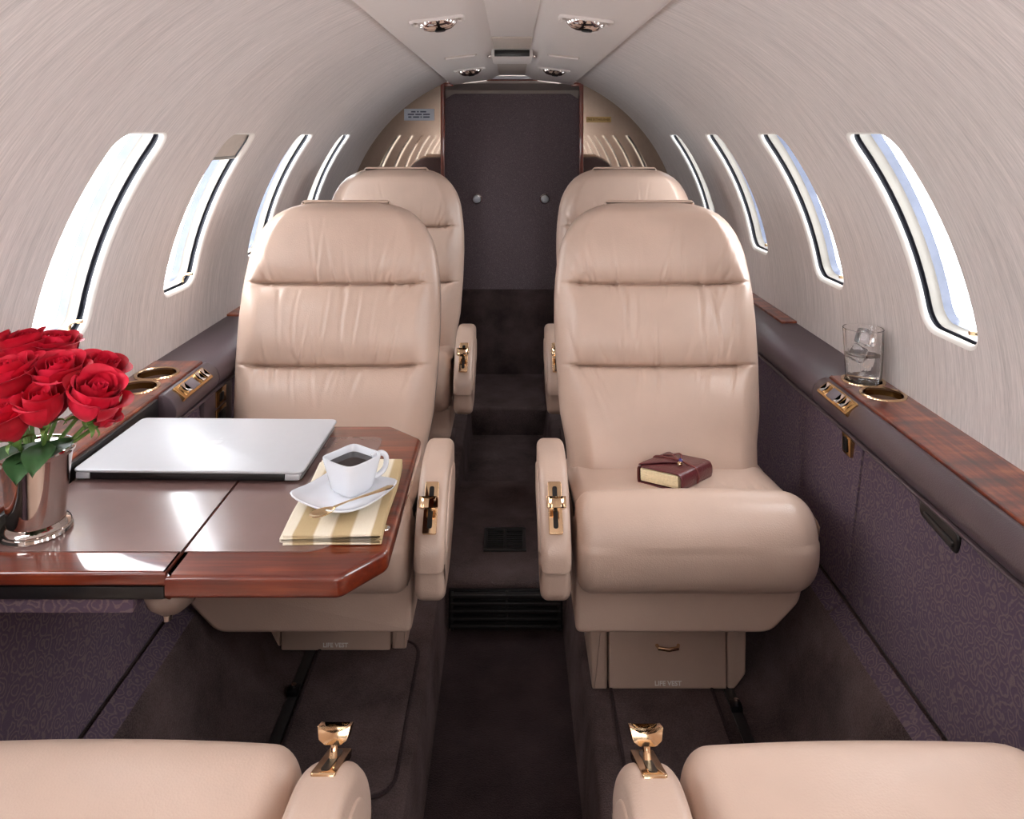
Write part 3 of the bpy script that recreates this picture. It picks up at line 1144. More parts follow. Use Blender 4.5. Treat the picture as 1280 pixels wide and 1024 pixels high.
def backrest_vf(seed):
    rng = np.random.RandomState(seed)
    H = BACK_H
    tt = np.linspace(-1, 1, 150)
    u = 0.72 * tt + 0.28 * np.sin(tt * PI / 2)
    v = np.concatenate([np.linspace(-0.06, 0.44, 96), np.linspace(0.44, H, 46)[1:]] +
                       [sv + np.linspace(-0.020, 0.024, 46) for sv in (0.655 * H, 0.340 * H)])
    v = np.unique(np.round(v, 5))
    v = v[np.concatenate([[True], np.diff(v) > 3e-4])]
    v[-1] = H
    U, Vv = np.meshgrid(u, v)
    tn = Vv / H
    # smooth interpolation of the outline
    fine_t = np.linspace(-0.12, 1.0, 400)
    fw = np.interp(fine_t, BACK_T, BACK_W)
    ker = np.hanning(15)
    ker /= ker.sum()
    fw2 = np.convolve(np.pad(fw, 7, mode='edge'), ker, mode='valid')
    blend = smooth(0.9, 0.97, fine_t)
    fw = fw2 * (1 - blend) + fw * blend
    W = np.interp(tn, fine_t, fw)
    X = U * W
    es = (1 - np.abs(U)) * W
    et = H - Vv
    eb = Vv + 0.06
    def rnd(e, r):
        q = np.clip(r - e, 0, r)
        return r - np.sqrt(np.maximum(r * r - q * q, 0))
    T = 0.055
    e = np.minimum(es, et)
    inset = rnd(es, 0.052) + rnd(et, 0.05)
    front = T - np.minimum(inset, T - 0.004)
    au = np.abs(U)
    A = smooth(0.90, 0.74, au)
    s1, s2 = 0.655 * H, 0.340 * H
    d = np.zeros_like(X)
    # overall crown
    d += 0.010 * (1 - au ** 2)
    def rise(x, L):
        q = 1 - np.clip(x / L, 0, 1)
        return (1 - q ** 2.3) ** 0.62
    dr = 0.006 * au ** 3
    lo_, mid_, up_ = rise(s2 + dr - Vv, 0.085), np.minimum(rise(Vv - s2 - dr, 0.075), rise(s1 + dr - Vv, 0.080)), rise(Vv - s1 - dr, 0.080)
    pil = np.where(Vv < s2 + dr, lo_, np.where(Vv < s1 + dr, mid_, up_))
    d += A * 0.027 * (pil - 0.75)
    creases = []
    for si, sv in enumerate((s1, s2)):
        droop = 0.006 * (au ** 3)
        dv = Vv - sv - droop
        up = np.maximum(dv, 0)
        dn = np.maximum(-dv, 0)
        ae = smooth(1.0, 0.8, au)
        d += A * (-0.015 * np.exp(-np.abs(dv) / 0.0022))
        d += (1 - A) * (-0.0035 * np.exp(-(dv / 0.0035) ** 2))
        for k in range(36):
            above = rng.rand() < (0.78 if si == 0 else 0.5)
            xi = rng.uniform(-0.84, 0.84) * 0.205
            L = rng.uniform(0.014, 0.05) if above else rng.uniform(0.010, 0.04)
            if rng.rand() < 0.2:
                L *= 1.6
            w = rng.uniform(0.0028, 0.006)
            amp = rng.uniform(0.0010, 0.0042)
            slant = xi / 0.2 * rng.uniform(0.1, 0.9) * (1 if above else -0.7) + rng.uniform(-0.25, 0.25)
            creases.append((sv, above, xi, L, w, amp, slant))
    for (sv, above, xi, L, w, amp, slant) in creases:
        dv = (Vv - sv) if above else (sv - Vv)
        m = np.exp(-np.maximum(dv, 0) / L) * (dv > -0.004)
        c = X - xi - slant * dv
        d += m * amp * (-np.exp(-(c / w) ** 2) + 0.6 * np.exp(-((c - 1.7 * w) / (1.3 * w)) ** 2))
    # long pulls in the middle cushion
    for k in range(5):
        xi = rng.uniform(-0.12, 0.12)
        w = rng.uniform(0.0025, 0.004)
        amp = rng.uniform(0.0008, 0.0020)
        c = X - xi - 0.007 * np.sin(Vv * 18 + k * 2)
        m = smooth(s2, s2 + 0.05, Vv) * smooth(s1 + 0.002, s1 - 0.03, Vv)
        d += m * amp * (-np.exp(-(c / w) ** 2) + 0.7 * np.exp(-((c - 1.9 * w) / (1.4 * w)) ** 2))
    # broad soft unevenness
    for k in range(10):
        cx, cv, sg = rng.uniform(-0.18, 0.18), rng.uniform(0, H), rng.uniform(0.03, 0.07)
        d += rng.uniform(-0.0018, 0.0018) * np.exp(-((X - cx) ** 2 + (Vv - cv) ** 2) / sg ** 2)
    edge = smooth(0.0, 0.035, np.minimum(es, et))
    front = front + d * edge
    rear = -0.045 + np.minimum(rnd(es, 0.03) + rnd(et, 0.03), 0.04)
    nv, nu = X.shape
    A1 = np.stack([X, front, Vv], -1).reshape(-1, 3)
    A2 = np.stack([X, rear, Vv], -1).reshape(-1, 3)
    P = np.vstack([A1, A2])
    idx = np.arange(nv * nu).reshape(nv, nu)
    q = np.stack([idx[:-1, :-1], idx[:-1, 1:], idx[1:, 1:], idx[1:, :-1]], -1).reshape(-1, 4)
    off = nv * nu
    q2 = q[:, ::-1] + off
    F = q.tolist() + q2.tolist()
    rim = list(idx[0, :]) + list(idx[1:, -1]) + list(idx[-1, ::-1][1:]) + list(idx[::-1, 0][1:-1])
    for i in range(len(rim)):
        a, b = int(rim[i]), int(rim[(i + 1) % len(rim)])
        F.append([b, a, a + off, b + off])
    return P, F


def recline(P, deg, y0=0.0, z0=0.395):
    """(x, forward, up along the back) -> seat space; forward is -y"""
    a = math.radians(deg)
    P = np.asarray(P)
    y = y0 + P[:, 2] * math.sin(a) - P[:, 1] * math.cos(a)
    z = z0 + P[:, 2] * math.cos(a) + P[:, 1] * math.sin(a)
    return np.stack([P[:, 0], y, z], 1)


BACKS = [backrest_vf(3), backrest_vf(11)]
# profiles in seat space: y = world y - 1.60, z = world z + 0.63
def SP(pts):
    return [(y - 1.60, z + 0.63) for y, z in pts]


cush_prof = catmull(SP([(1.66, -0.246), (1.58, -0.231), (1.50, -0.221), (1.435, -0.214), (1.414, -0.215), (1.399, -0.2185), (1.385, -0.200), (1.358, -0.1875), (1.325, -0.197), (1.298, -0.228), (1.288, -0.272),
                        (1.296, -0.318), (1.322, -0.348), (1.37, -0.357), (1.50, -0.358), (1.66, -0.356)]), 8)


cush_plain = catmull(SP([(1.66, -0.246), (1.58, -0.226), (1.50, -0.207), (1.43, -0.195), (1.36, -0.189), (1.325, -0.197), (1.298, -0.228), (1.288, -0.272),
                         (1.296, -0.318), (1.322, -0.348), (1.37, -0.357), (1.50, -0.358), (1.66, -0.356)]), 8)


def cushion_vf(seed, s, plain_top=False):
    rng = np.random.RandomState(seed)
    cr = []
    for k in range(0 if plain_top else 16):
        cr.append((rng.uniform(-0.02, 0.20) * -s, rng.uniform(0.003, 0.006), rng.uniform(0.0015, 0.004), rng.uniform(0.012, 0.045), rng.uniform(-0.6, 0.6)))
    yc = 1.397 - 1.60
    def disp(a, P):
        d = np.zeros(len(P))
        top = P[:, 1] > (-0.26 + 0.63)
        dy = P[:, 0] - yc
        for xi, w, amp, L, sl in cr:
            m = np.exp(-np.maximum(dy, 0) / L) * (dy > -0.003) * top
            c = a - xi - sl * dy
            d += m * amp * (-math.e ** 0 * np.exp(-(c / w) ** 2) + 0.6 * np.exp(-((c - 1.8 * w) / (1.3 * w)) ** 2))
        # crown across the width
        d += top * 0.006 * (1 - (a / 0.21) ** 2) - 0.004 * top
        return d
    lo, hi = -0.200, 0.224
    if plain_top:
        hi = 0.178
    if s > 0:
        lo, hi = -hi, 0.200
    return loft(cush_plain if plain_top else cush_prof, lo, hi, 0.028 if s < 0 else 0.060, 'x', nr=10, nmid=90, disp=disp, r1=0.060 if s < 0 else 0.028)


arm_prof = round_poly(SP([(1.52, -0.158), (1.49, -0.146), (1.43, -0.144), (1.385, -0.152), (1.340, -0.178), (1.296, -0.224), (1.277, -0.258), (1.276, -0.290), (1.286, -0.292), (1.288, -0.335), (1.305, -0.352), (1.40, -0.352), (1.52, -0.30)]),
                      [0.02, 0.02, 0.03, 0.04, 0.05, 0.04, 0.02, 0.004, 0.003, 0.016, 0.016, 0.04, 0.04], 5)


def make_seat(name, loc, s, deg, base_y, label, group, seed=0, rotz=0.0, handle=False, near=False, lift=0.0):
    """s = +1: the armrest (inboard side) is on seat-space +x"""
    t = thing(name, loc, label, 'seat', group, rot=(0, 0, rotz))
    B, BF = BACKS[seed % 2]
    Bs = np.array(B)
    if near:
        Bs[:, 0] *= 0.94
    if seed >= 2:
        Bs[:, 0] *= -1
    bk = mesh_obj('backrest', recline(Bs, deg), BF, M['leather'], t, sharp=0)
    ol = [(w_ * 0.985, t_ * BACK_H * 0.998) for t_, w_ in zip(BACK_T[1:], BACK_W[1:])]
    sh_poly = np.array(ol + [(-a, b) for a, b in ol[::-1]])
    SV, SF = loft(sh_poly, -0.066, -0.030, 0.006, 'y', nr=4)
    mesh_obj('back_shell', recline(np.asarray(SV), deg), SF, M['dark_leather'], bk)
    # flap of the headrest cover on the crown
    fl = loft(round_poly([(-0.105, 0.0), (0.105, 0.0), (0.098, 0.012), (-0.098, 0.012)], 0.006), -0.030, 0.022, 0.006, 'y', nr=4)
    P = np.asarray(fl[0])
    P[:, 2] += BACK_H - 0.005 - 0.25 * P[:, 0] ** 2
    mesh_obj('headrest_flap', recline(P, deg), fl[1], M['leather'], bk)
    cu = mesh_obj('seat_cushion', *cushion_vf(5 + seed, s, near), M['leather'], t, sharp=0)
    cu.location.z = lift
    # pan under the cushion, cut away on the window side
    o = -s
    po = 0.165 if near else 0.205
    pan = round_poly([(-o * 0.200, 0.288), (o * po, 0.288), (o * (po - 0.01), 0.245), (o * (po - 0.06), 0.192), (-o * 0.200, 0.192)], [0.004, 0.01, 0.012, 0.02, 0.012], 4)
    mesh_obj('seat_pan', *loft(pan, 1.352 - 1.60, 0.10, 0.010, 'y', nr=4), M['leather'], t)
    # armrest
    ax0, ax1 = sorted((s * 0.212, s * 0.264))
    ar = mesh_obj('armrest', *loft(arm_prof, ax0, ax1, 0.014, 'x', nr=6, nmid=2), M['leather'], t, sharp=50)
    # outer pad on the aisle face
    pad = round_poly(SP([(1.50, -0.19), (1.42, -0.175), (1.36, -0.195), (1.315, -0.245), (1.305, -0.275), (1.36, -0.275), (1.50, -0.25)]), 0.03, 5)
    e0, e1 = sorted((s * 0.258, s * 0.2665))
    mesh_obj('armrest_pad', *loft(pad, e0, e1, 0.003, 'x', nr=3), M['leather'], ar)
    # lever plate lies on the sloping nose; frame: local x across, local y up the slope, z out
    sl = math.atan2(0.060, 0.054)
    xc = s * 0.238
    Mp = Matrix.Translation((xc, 1.3165 - 1.60, -0.1975 + 0.63)) @ Matrix.Rotation(sl, 4, 'X')
    if near:
        Mp = Matrix.Translation((xc, 1.356 - 1.60, -0.1705 + 0.63)) @ Matrix.Rotation(math.radians(26), 4, 'X')
    pl = mesh_obj('lever_plate', *xform(sheet(round_poly([(-0.0118, -0.042), (0.0118, -0.042), (0.0118, 0.042), (-0.0118, 0.042)], 0.003), -0.004, 0.0035, 'z', 0.0008), Mp), M['gold'], ar)
    mesh_obj('lever_slot', *xform(sheet(round_poly([(-0.0042, -0.034), (0.0042, -0.034), (0.0042, 0.034), (-0.0042, 0.034)], 0.004), 0.0030, 0.0042, 'z', 0.0), Mp), M['black'], ar)
    yk = -0.004
    top = 0.024 if near else 0.040
    rod = [(0, yk, 0.003), (0, yk, top * 0.35), (0, yk - 0.001, top * 0.7), (0, yk - 0.001, top - 0.004)]
    mesh_obj('lever_stem', *xform(tube(rod, [0.0045, 0.0038, 0.0038, 0.0050], 10), Mp), M['gold'], ar)
    # concave T grip
    gp = [(-0.0165, 0.0075), (-0.014, -0.004), (-0.008, -0.008), (0.008, -0.008), (0.014, -0.004), (0.0165, 0.0075), (0.0125, 0.0068), (0.008, 0.0035), (0.0, 0.002), (-0.008, 0.0035), (-0.0125, 0.0068)]
    g = loft(round_poly([(a, b + top) for a, b in gp], 0.0012, 3), yk - 0.009, yk + 0.009, 0.0006, 'y', nr=2)
    mesh_obj('lever_grip', *xform(g, Mp), M['gold'], ar)
    # base: shrouds either side of the life vest drawer
    by = base_y
    inb, outb = s * 1.0, -s * 1.0
    def bx(a, b):
        return sorted((inb * a, inb * b))
    zb = 0.196
    a0, a1 = bx(0.165, 0.128)
    bs = mesh_obj('base', *loft(round_poly([(a0 + (0.008 if s < 0 else 0), 0.0), (a1 - (0.008 if s > 0 else 0), 0.0), (a1, zb), (a0, zb)], 0.004), by - 0.006, by + 0.36, 0.005, 'y', nr=3), M['leather'], t)
    x0, x1 = bx(0.126, -0.102)
    dr = mesh_obj('life_vest_drawer', *loft(round_poly([(by + 0.33, 0.004), (by - 0.012, 0.004), (by - 0.004, zb), (by + 0.33, zb)], 0.006), x0 + 0.001, x1 - 0.001, 0.003, 'x', nr=3), M['leather'], bs)
    sh = [(outb * 0.104, 0.0), (outb * 0.118, 0.0), (outb * 0.140, 0.030), (outb * 0.142, zb), (outb * 0.104, zb)]
    mesh_obj('base_shroud', *loft(round_poly(sh, 0.006), by - 0.006, by + 0.36, 0.005, 'y', nr=3), M['leather'], t)
    bm_obj('base_core', rbox(-0.10, 0.10, by + 0.02, by + 0.34, 0.0, zb - 0.004), M['black'], bs)
    V, F = text_vf('LIFE VEST', 0.0125)
    face = np.array([(x + (x0 + x1) / 2 - s * -0.01 * 0, by - 0.0135 + 0.008 * (y + 0.020) / zb - z, y + 0.017) for x, y, z in V])
    if abs(rotz) < 0.1:
        tag(mesh_obj('lettering', face, F, M['print'], bs, smooth=False, fix=False), kind='stuff')
    if handle:
        xc = (x0 + x1) / 2
        V, F = tube([(xc - 0.022, by - 0.004, 0.088), (xc - 0.018, by - 0.016, 0.087), (xc, by - 0.019, 0.086), (xc + 0.018, by - 0.016, 0.087), (xc + 0.022, by - 0.004, 0.088)], 0.0036, 10)
        mesh_obj('drawer_pull', V, F, M['gold'], bs)
    return t


G = 'tan leather cabin seats'
make_seat('cabin_seat', (-0.377, 1.60, PZ), 1, 17.5, 0.0, 'tan leather seat behind the table on the left, facing the camera', G, 0)
make_seat('cabin_seat', (0.312, 1.60, PZ), -1, 17.5, -0.111, 'tan leather seat on the right with the maroon journal on its cushion', G, 1, handle=True)
make_seat('cabin_seat', (-0.371, 2.39, PZ + 0.03), 1, 9, -0.05, 'rear left tan leather seat beside the doorway, behind the table seat', G, 3)
make_seat('cabin_seat', (0.360, 2.39, PZ + 0.03), -1, 9, -0.05, 'rear right tan leather seat beside the doorway, behind the journal seat', G, 2)
make_seat('cabin_seat', (-0.413, 0.502, PZ), -1, 42, -0.05, 'nearest left tan leather seat facing away, cut off by the bottom of the picture', G, 1, PI, near=True, lift=0.024)
make_seat('cabin_seat', (0.370, 0.500, PZ), 1, 42, -0.05, 'nearest right tan leather seat facing away, cut off by the bottom of the picture', G, 0, PI, near=True, lift=0.024)
for x, y in ((-0.371, 2.39), (0.360, 2.39)):
    o = bm_obj('floor_riser', rbox(x - 0.19, x + 0.17, y - 0.1, y + 0.35, PZ - 0.01, PZ + 0.03, 0.004), M['carpet'], floor)

# ------------------------------------------------------------------ folding table
TZ = -0.048
tb = thing('folding_table', (-0.39, 1.05, TZ), 'glossy mahogany folding table with a grey inlay on the left', 'table')
YN, YF = 0.858, 1.294
XJ = -0.386
right_leaf = [(XJ + 0.001, YN - 0.008), (-0.190, YN - 0.008), (-0.146, YN + 0.046), (-0.146, YF - 0.055), (-0.203, YF), (XJ + 0.001, YF)]
left_leaf = [(-0.624, YN), (XJ - 0.001, YN), (XJ - 0.001, YF), (-0.624, YF)]


def inset_poly(P, d):
    P = np.asarray(P, float)
    return P - poly_normals(P) * d


rl = mesh_obj('table_leaf', *loft(round_poly(right_leaf, [0.001, 0.008, 0.008, 0.008, 0.008, 0.001], 4), TZ - 0.026, TZ, 0.006, 'z', nr=5), M['wood'], tb, True)
ll = mesh_obj('table_leaf', *loft(round_poly(left_leaf, [0.006, 0.001, 0.001, 0.006], 4), TZ - 0.016, TZ, 0.004, 'z', nr=4), M['wood'], tb, True)
inl_r = round_poly([(XJ + 0.002, YN + 0.042), (-0.232, YN + 0.042), (-0.208, YN + 0.065), (-0.208, YF - 0.052), (XJ + 0.002, YF - 0.052)], [0.0, 0.02, 0.02, 0.016, 0.0], 5)
inl_l = round_poly([(-0.618, YN + 0.042), (XJ - 0.002, YN + 0.042), (XJ - 0.002, YF - 0.052), (-0.618, YF - 0.052)], [0.004, 0, 0, 0.004], 3)
mesh_obj('inlay', *sheet(inl_r, TZ - 0.002, TZ + 0.0012, 'z'), M['inlay'], rl, True)
mesh_obj('inlay', *sheet(inl_l, TZ - 0.002, TZ + 0.0012, 'z'), M['inlay'], ll, True)
bm_obj('slide_track', rbox(-0.628, XJ - 0.004, YN + 0.002, YF - 0.02, TZ - 0.032, TZ - 0.017, 0.002), M['black'], tb, True)
bm_obj('table_apron', rbox(-0.628, XJ - 0.040, YN + 0.006, YF - 0.03, TZ - 0.050, TZ - 0.033, 0.003), M['fabric'], tb, True)
lk = mesh_obj('leaf_latch', *lathe([(0.0, TZ - 0.062), (0.018, TZ - 0.060), (0.028, TZ - 0.050), (0.031, TZ - 0.038), (0.030, TZ - 0.033)], 32, (XJ - 0.010, YN + 0.036, 0)), M['plastic_clear'], tb, True)
V, F = lathe([(0.0, TZ - 0.066), (0.005, TZ - 0.065), (0.006, TZ - 0.058)], 14, (XJ - 0.008, YN + 0.020, 0))
mesh_obj('latch_pin', V, F, M['chrome'], tb, True)
V, F = lathe([(0.006, TZ - 0.0002), (0.0055, TZ + 0.0012), (0.003, TZ + 0.0016), (0.0, TZ + 0.0014)], 20, (-0.157, 0.955, 0))
mesh_obj('recess_button', V, F, M['chrome'], rl, True)

# ------------------------------------------------------------------ laptop
LZ = TZ + 0.0013
lt = thing('laptop', (-0.456, 1.182, LZ), 'closed silver laptop lying across the table fold', 'laptop', rot=(0, 0, math.radians(-1.2)))
lw, ld = 0.164, 0.101
body = round_poly([(-lw, -ld), (lw, -ld), (lw, ld), (-lw, ld)], 0.012, 6)
mesh_obj('base', *loft(inset_poly(body, 0.003), 0.001, 0.006, 0.002, 'z', nr=3), M['alu_edge'], lt)
lid = mesh_obj('lid', *loft(body, 0.0112, 0.0152, 0.0018, 'z', nr=4), M['alu'], lt)
bm_obj('hinge', rbox(-lw + 0.026, lw - 0.026, -ld + 0.0002, -ld + 0.014, 0.002, 0.0116, 0.001), M['black'], lt)
for sx in (-1, 1):
    bm_obj('hinge_end', rbox(*sorted((sx * (lw - 0.0255), sx * (lw - 0.005))), -ld + 0.0006, -ld + 0.014, 0.002, 0.0114, 0.002), M['alu'], lt)
for px in (-1, 1):
    for py in (-1, 1):
        mesh_obj('foot', *lathe([(0.006, 0.0), (0.006, 0.0015)], 14, (px * (lw - 0.03), py * (ld - 0.03), -0.0003)), M['black'], lt)
# faint fruit-shaped emblem on the lid
bl = []
for k in range(40):
    a = 2 * PI * k / 40
    r = 0.0105 * (1 + 0.05 * math.cos(2 * a))
    x, y = r * math.cos(a), r * math.sin(a)
    y -= 0.0022 * math.exp(-(x / 0.003) ** 2) * (1 if y > 0 else -0.5)
    dx, dy = x - 0.0115, y - 0.001
    dd = math.hypot(dx, dy)
    if dd < 0.0048:
        x, y = 0.0115 + dx / dd * 0.0048, 0.001 + dy / dd * 0.0048
        x = min(x, 0.0107)
    bl.append((x, y))
em = mesh_obj('emblem', *loft(np.array(bl), 0.0151, 0.0154, 0.0, 'z'), M['emblem'], lid)
leafp = [(0.0005 + 0.0045 * t_ + 0.0022 * math.sin(PI * t_), 0.0125 + 0.006 * t_ - 0.0016 * math.sin(PI * t_)) for t_ in np.linspace(0, 1, 7)] + \
        [(0.0005 + 0.0045 * t_ - 0.0014 * math.sin(PI * t_), 0.0125 + 0.006 * t_ + 0.0016 * math.sin(PI * t_)) for t_ in np.linspace(1, 0, 7)[1:-1]]
mesh_obj('emblem_leaf', *loft(np.array(leafp), 0.0151, 0.0154, 0.0, 'z'), M['emblem'], lid)

# ------------------------------------------------------------------ napkin, saucer, cup, spoon
nz0 = TZ + 0.0014
th = 0.0026
path = []
lay = 4
for i in range(lay):
    z = nz0 + th / 2 + i * (th + 0.0006)
    xs = (-0.0575, 0.0575) if i % 2 == 0 else (0.0575, -0.0575)
    path += [(xs[0] * 0.985, z), (xs[0] * 0.5, z + 0.0002), (0, z + 0.0003), (xs[1] * 0.5, z + 0.0002), (xs[1] * 0.985, z)]
    if i < lay - 1:
        path += [(xs[1] * 1.02, z + (th + 0.0006) * 0.5)]
path = catmull(path, 5, closed=False)
tg = np.gradient(path, axis=0)
tg /= np.linalg.norm(tg, axis=1, keepdims=True)
nn = np.stack([-tg[:, 1], tg[:, 0]], 1)
nap_poly = np.vstack([path + nn * th / 2, (path - nn * th / 2)[::-1]])
V, F = loft(nap_poly, -0.107, 0.107, 0.0006, 'y', nr=2, nmid=12)
V = np.asarray(V)
V[:, 2] += np.where(V[:, 2] > nz0 + 0.004, 0.0007 * np.sin(V[:, 1] * 60) * np.cos(V[:, 0] * 40), 0)
V[:, 0] += 0.0012 * np.sin(V[:, 1] * 33)
nk = mesh_obj('napkin', V, F, M['napkin'])
nk.location = (-0.2185, 1.020, 0)
nk.rotation_euler = (0, 0, math.radians(1.2))
tag(nk, 'folded cream and tan striped linen napkin under the coffee saucer', 'napkin')
NTOP = nz0 + lay * th + (lay - 1) * 0.0006 + 0.0011


def superq(r, n=48, p=4.0):
    out = []
    for k in range(n):
        a = 2 * PI * k / n
        c, s_ = math.cos(a), math.sin(a)
        q = (abs(c) ** p + abs(s_) ** p) ** (-1 / p)
        out.append((r * q * c, r * q * s_))
    return out


def sq_lathe(prof, n=56):
    """square-section lathe: rows of (half width, z, exponent, corner lift)"""
    V, F = [], []
    m = len(prof)
    for r, z, p, lift in prof:
        for (x, y) in superq(r, n, p):
            d = math.hypot(x, y) / max(r, 1e-6)
            V.append((x, y, z + lift * max(0.0, d - 1.0)))
    for i in range(m - 1):
        for k in range(n):
            q = (k + 1) % n
            F.append([i * n + k, i * n + q, (i + 1) * n + q, (i + 1) * n + k])
    F.append(list(range(n))[::-1])
    F.append([(m - 1) * n + k for k in range(n)])
    return V, F


sa = thing('saucer', (-0.219, 1.004, NTOP), 'square white china saucer with upturned corners on the napkin', 'saucer', rot=(0, 0, math.radians(-30)))
mesh_obj('dish', *sq_lathe([(0.026, 0.0, 4, 0), (0.030, 0.0, 4, 0), (0.045, 0.0045, 5, 0.008), (0.054, 0.009, 6, 0.016), (0.0545, 0.0105, 6, 0.016), (0.053, 0.0110, 6, 0.016), (0.043, 0.0065, 5, 0.008), (0.030, 0.0035, 4, 0), (0.0, 0.003, 4, 0)]), M['china'], sa)
cp = thing('coffee_cup', (-0.213, 1.022, NTOP + 0.0035), 'square white china cup of black coffee on its saucer', 'cup', rot=(0, 0, math.radians(-36)))
mesh_obj('bowl', *sq_lathe([(0.017, 0.0, 4, 0), (0.0205, 0.0, 4, 0), (0.0225, 0.004, 5, 0), (0.0285, 0.034, 6, 0), (0.0305, 0.043, 6, 0.002), (0.0302, 0.0445, 6, 0.002), (0.0285, 0.0445, 6, 0.002), (0.0268, 0.036, 6, 0), (0.021, 0.006, 5, 0), (0.0, 0.005, 4, 0)]), M['china'], cp)
mesh_obj('coffee', *sq_lathe([(0.0262, 0.0352, 6, 0), (0.0268, 0.0362, 6, 0), (0.0, 0.0362, 6, 0)]), M['coffee'], cp)
hp = catmull([(0.027, 0, 0.038), (0.040, 0, 0.041), (0.047, 0, 0.034), (0.045, 0, 0.020), (0.035, 0, 0.012), (0.023, 0, 0.012)], 5, closed=False)
V, F = tube(hp, 0.0036, 12)
V = xform((V, F), Matrix.Rotation(math.radians(62), 4, 'Z'))[0]
V = np.asarray(V)
mesh_obj('handle', V, F, M['china'], cp)

sp_a, sp_b = Vector((-0.232, 0.940, NTOP + 0.0135)), Vector((-0.155, 1.000, NTOP + 0.0165))
sp = thing('teaspoon', sp_a, 'small gilt teaspoon lying across the front of the saucer', 'spoon')
dr = (sp_b - sp_a)
ang = math.atan2(dr.y, dr.x)
sp.rotation_euler = (0, -math.atan2(dr.z, math.hypot(dr.x, dr.y)), ang)
# bowl: shallow ellipsoid dish
V, F = [], []
nr_, na_ = 6, 24
for sgn_, off in ((1, 0.0), (-1, -0.0009)):
    for i in range(nr_ + 1):
        r = i / nr_
        for k in range(na_):
            a = 2 * PI * k / na_
            V.append((0.0165 * r * math.cos(a), 0.0098 * r * math.sin(a) * (1 - 0.15 * math.cos(a)), -0.0042 * (1 - r * r) + off))
B1 = (nr_ + 1) * na_
for i in range(nr_):
    for k in range(na_):
        q = (k + 1) % na_
        F.append([i * na_ + k, i * na_ + q, (i + 1) * na_ + q, (i + 1) * na_ + k])
        F.append([B1 + i * na_ + k, B1 + (i + 1) * na_ + k, B1 + (i + 1) * na_ + q, B1 + i * na_ + q])
for k in range(na_):
    q = (k + 1) % na_
    F.append([nr_ * na_ + k, nr_ * na_ + q, B1 + nr_ * na_ + q, B1 + nr_ * na_ + k])
mesh_obj('spoon_bowl', V, F, M['spoon'], sp, merge=1e-6)
hpts = [(0.0155, 0, -0.0002), (0.022, 0, 0.001), (0.034, 0, 0.002), (0.055, 0, 0.0014), (0.078, 0, 0.0010), (0.092, 0, 0.0012), (0.098, 0, 0.0012)]
V, F = tube(hpts, [0.0022, 0.0016, 0.0014, 0.0018, 0.0026, 0.0034, 0.0012], 10)
V = [(x, y * 1.35, z * 0.6 + 0.0006) for x, y, z in V]
mesh_obj('spoon_handle', V, F, M['spoon'], sp)

# ------------------------------------------------------------------ silver cup with roses
VX, VY = -0.585, 0.945
vs = thing('silver_cup', (VX, VY, TZ + 0.0013), 'polished silver beaded cup holding red roses at the left edge', 'vase')
mesh_obj('cup_body', *lathe([(0.0, 0.004), (0.030, 0.003), (0.0315, 0.006), (0.0320, 0.020), (0.0355, 0.064), (0.0400, 0.098), (0.0405, 0.100), (0.0393, 0.100), (0.0345, 0.064), (0.0305, 0.016), (0.0, 0.012)], 64), M['silver'], vs)
mesh_obj('cup_foot', *lathe([(0.033, 0.0), (0.0385, 0.0), (0.0400, 0.003), (0.0390, 0.006), (0.0372, 0.007), (0.0380, 0.0095), (0.0365, 0.012), (0.0340, 0.0135), (0.0322, 0.015), (0.0310, 0.014)], 64), M['silver'], vs)
mesh_obj('cup_rim', *lathe([(0.0385, 0.0975), (0.0407, 0.0960), (0.0427, 0.0985), (0.0430, 0.1015), (0.0415, 0.1040), (0.0395, 0.1040), (0.0383, 0.1020)], 64), M['silver'], vs)


def petal_vf(rad, h, span, curl, na=11, nv=11, pinch=0.0):
    """cupped petal with a rounded top; curl rolls the lip outward"""
    V, F = [], []
    for i in range(nv):
        v = i / (nv - 1)
        for j in range(na):
            a = -1 + 2 * j / (na - 1)
            top = 1.0 - 0.20 * abs(a) ** 3            # rounded outline
            t_ = v * top
            w = 0.34 + 0.66 * math.sin(min(1.0, 0.10 + 1.25 * t_) * PI / 2)
            ang = a * span * w
            r = rad * (0.20 + 0.80 * math.sin(min(1.0, t_ * 1.7) * PI / 2)) * (1 - pinch * t_ * t_)
            lip = max(0.0, t_ - 0.66) / 0.34
            r += curl * lip ** 2
            z = h * t_ - curl * 0.55 * lip ** 2.5
            r += 0.0009 * math.sin(4 * a + 7 * v) * v - 0.0012 * (1 - a * a) * v * (curl < 0.004)
            V.append((r * math.cos(ang), r * math.sin(ang), z))
    for i in range(nv - 1):
        for j in range(na - 1):
            k = i * na + j
            F.append([k, k + 1, k + na + 1, k + na])
    return V, F


def core_vf():
    V, F = [], []
    n, m = 60, 7
    for k in range(n):
        t_ = k / (n - 1)
        a = t_ * 4.2 * PI
        r = 0.0020 + 0.0100 * t_
        for i in range(m):
            v = i / (m - 1)
            V.append((r * (0.6 + 0.45 * math.sin(v * PI * 0.6)) * math.cos(a), r * (0.6 + 0.45 * math.sin(v * PI * 0.6)) * math.sin(a), 0.006 + (0.043 - 0.003 * t_) * v + 0.0012 * math.sin(3 * a) * v))
    for k in range(n - 1):
        for i in range(m - 1):
            q = k * m + i
            F.append([q, q + m, q + m + 1, q + 1])
    return V, F


def data(name, VF, mat):
    me = bpy.data.meshes.new(name)
    me.from_pydata([tuple(v) for v in VF[0]], [], VF[1])
    me.materials.append(mat)
    me.shade_smooth()
    return me


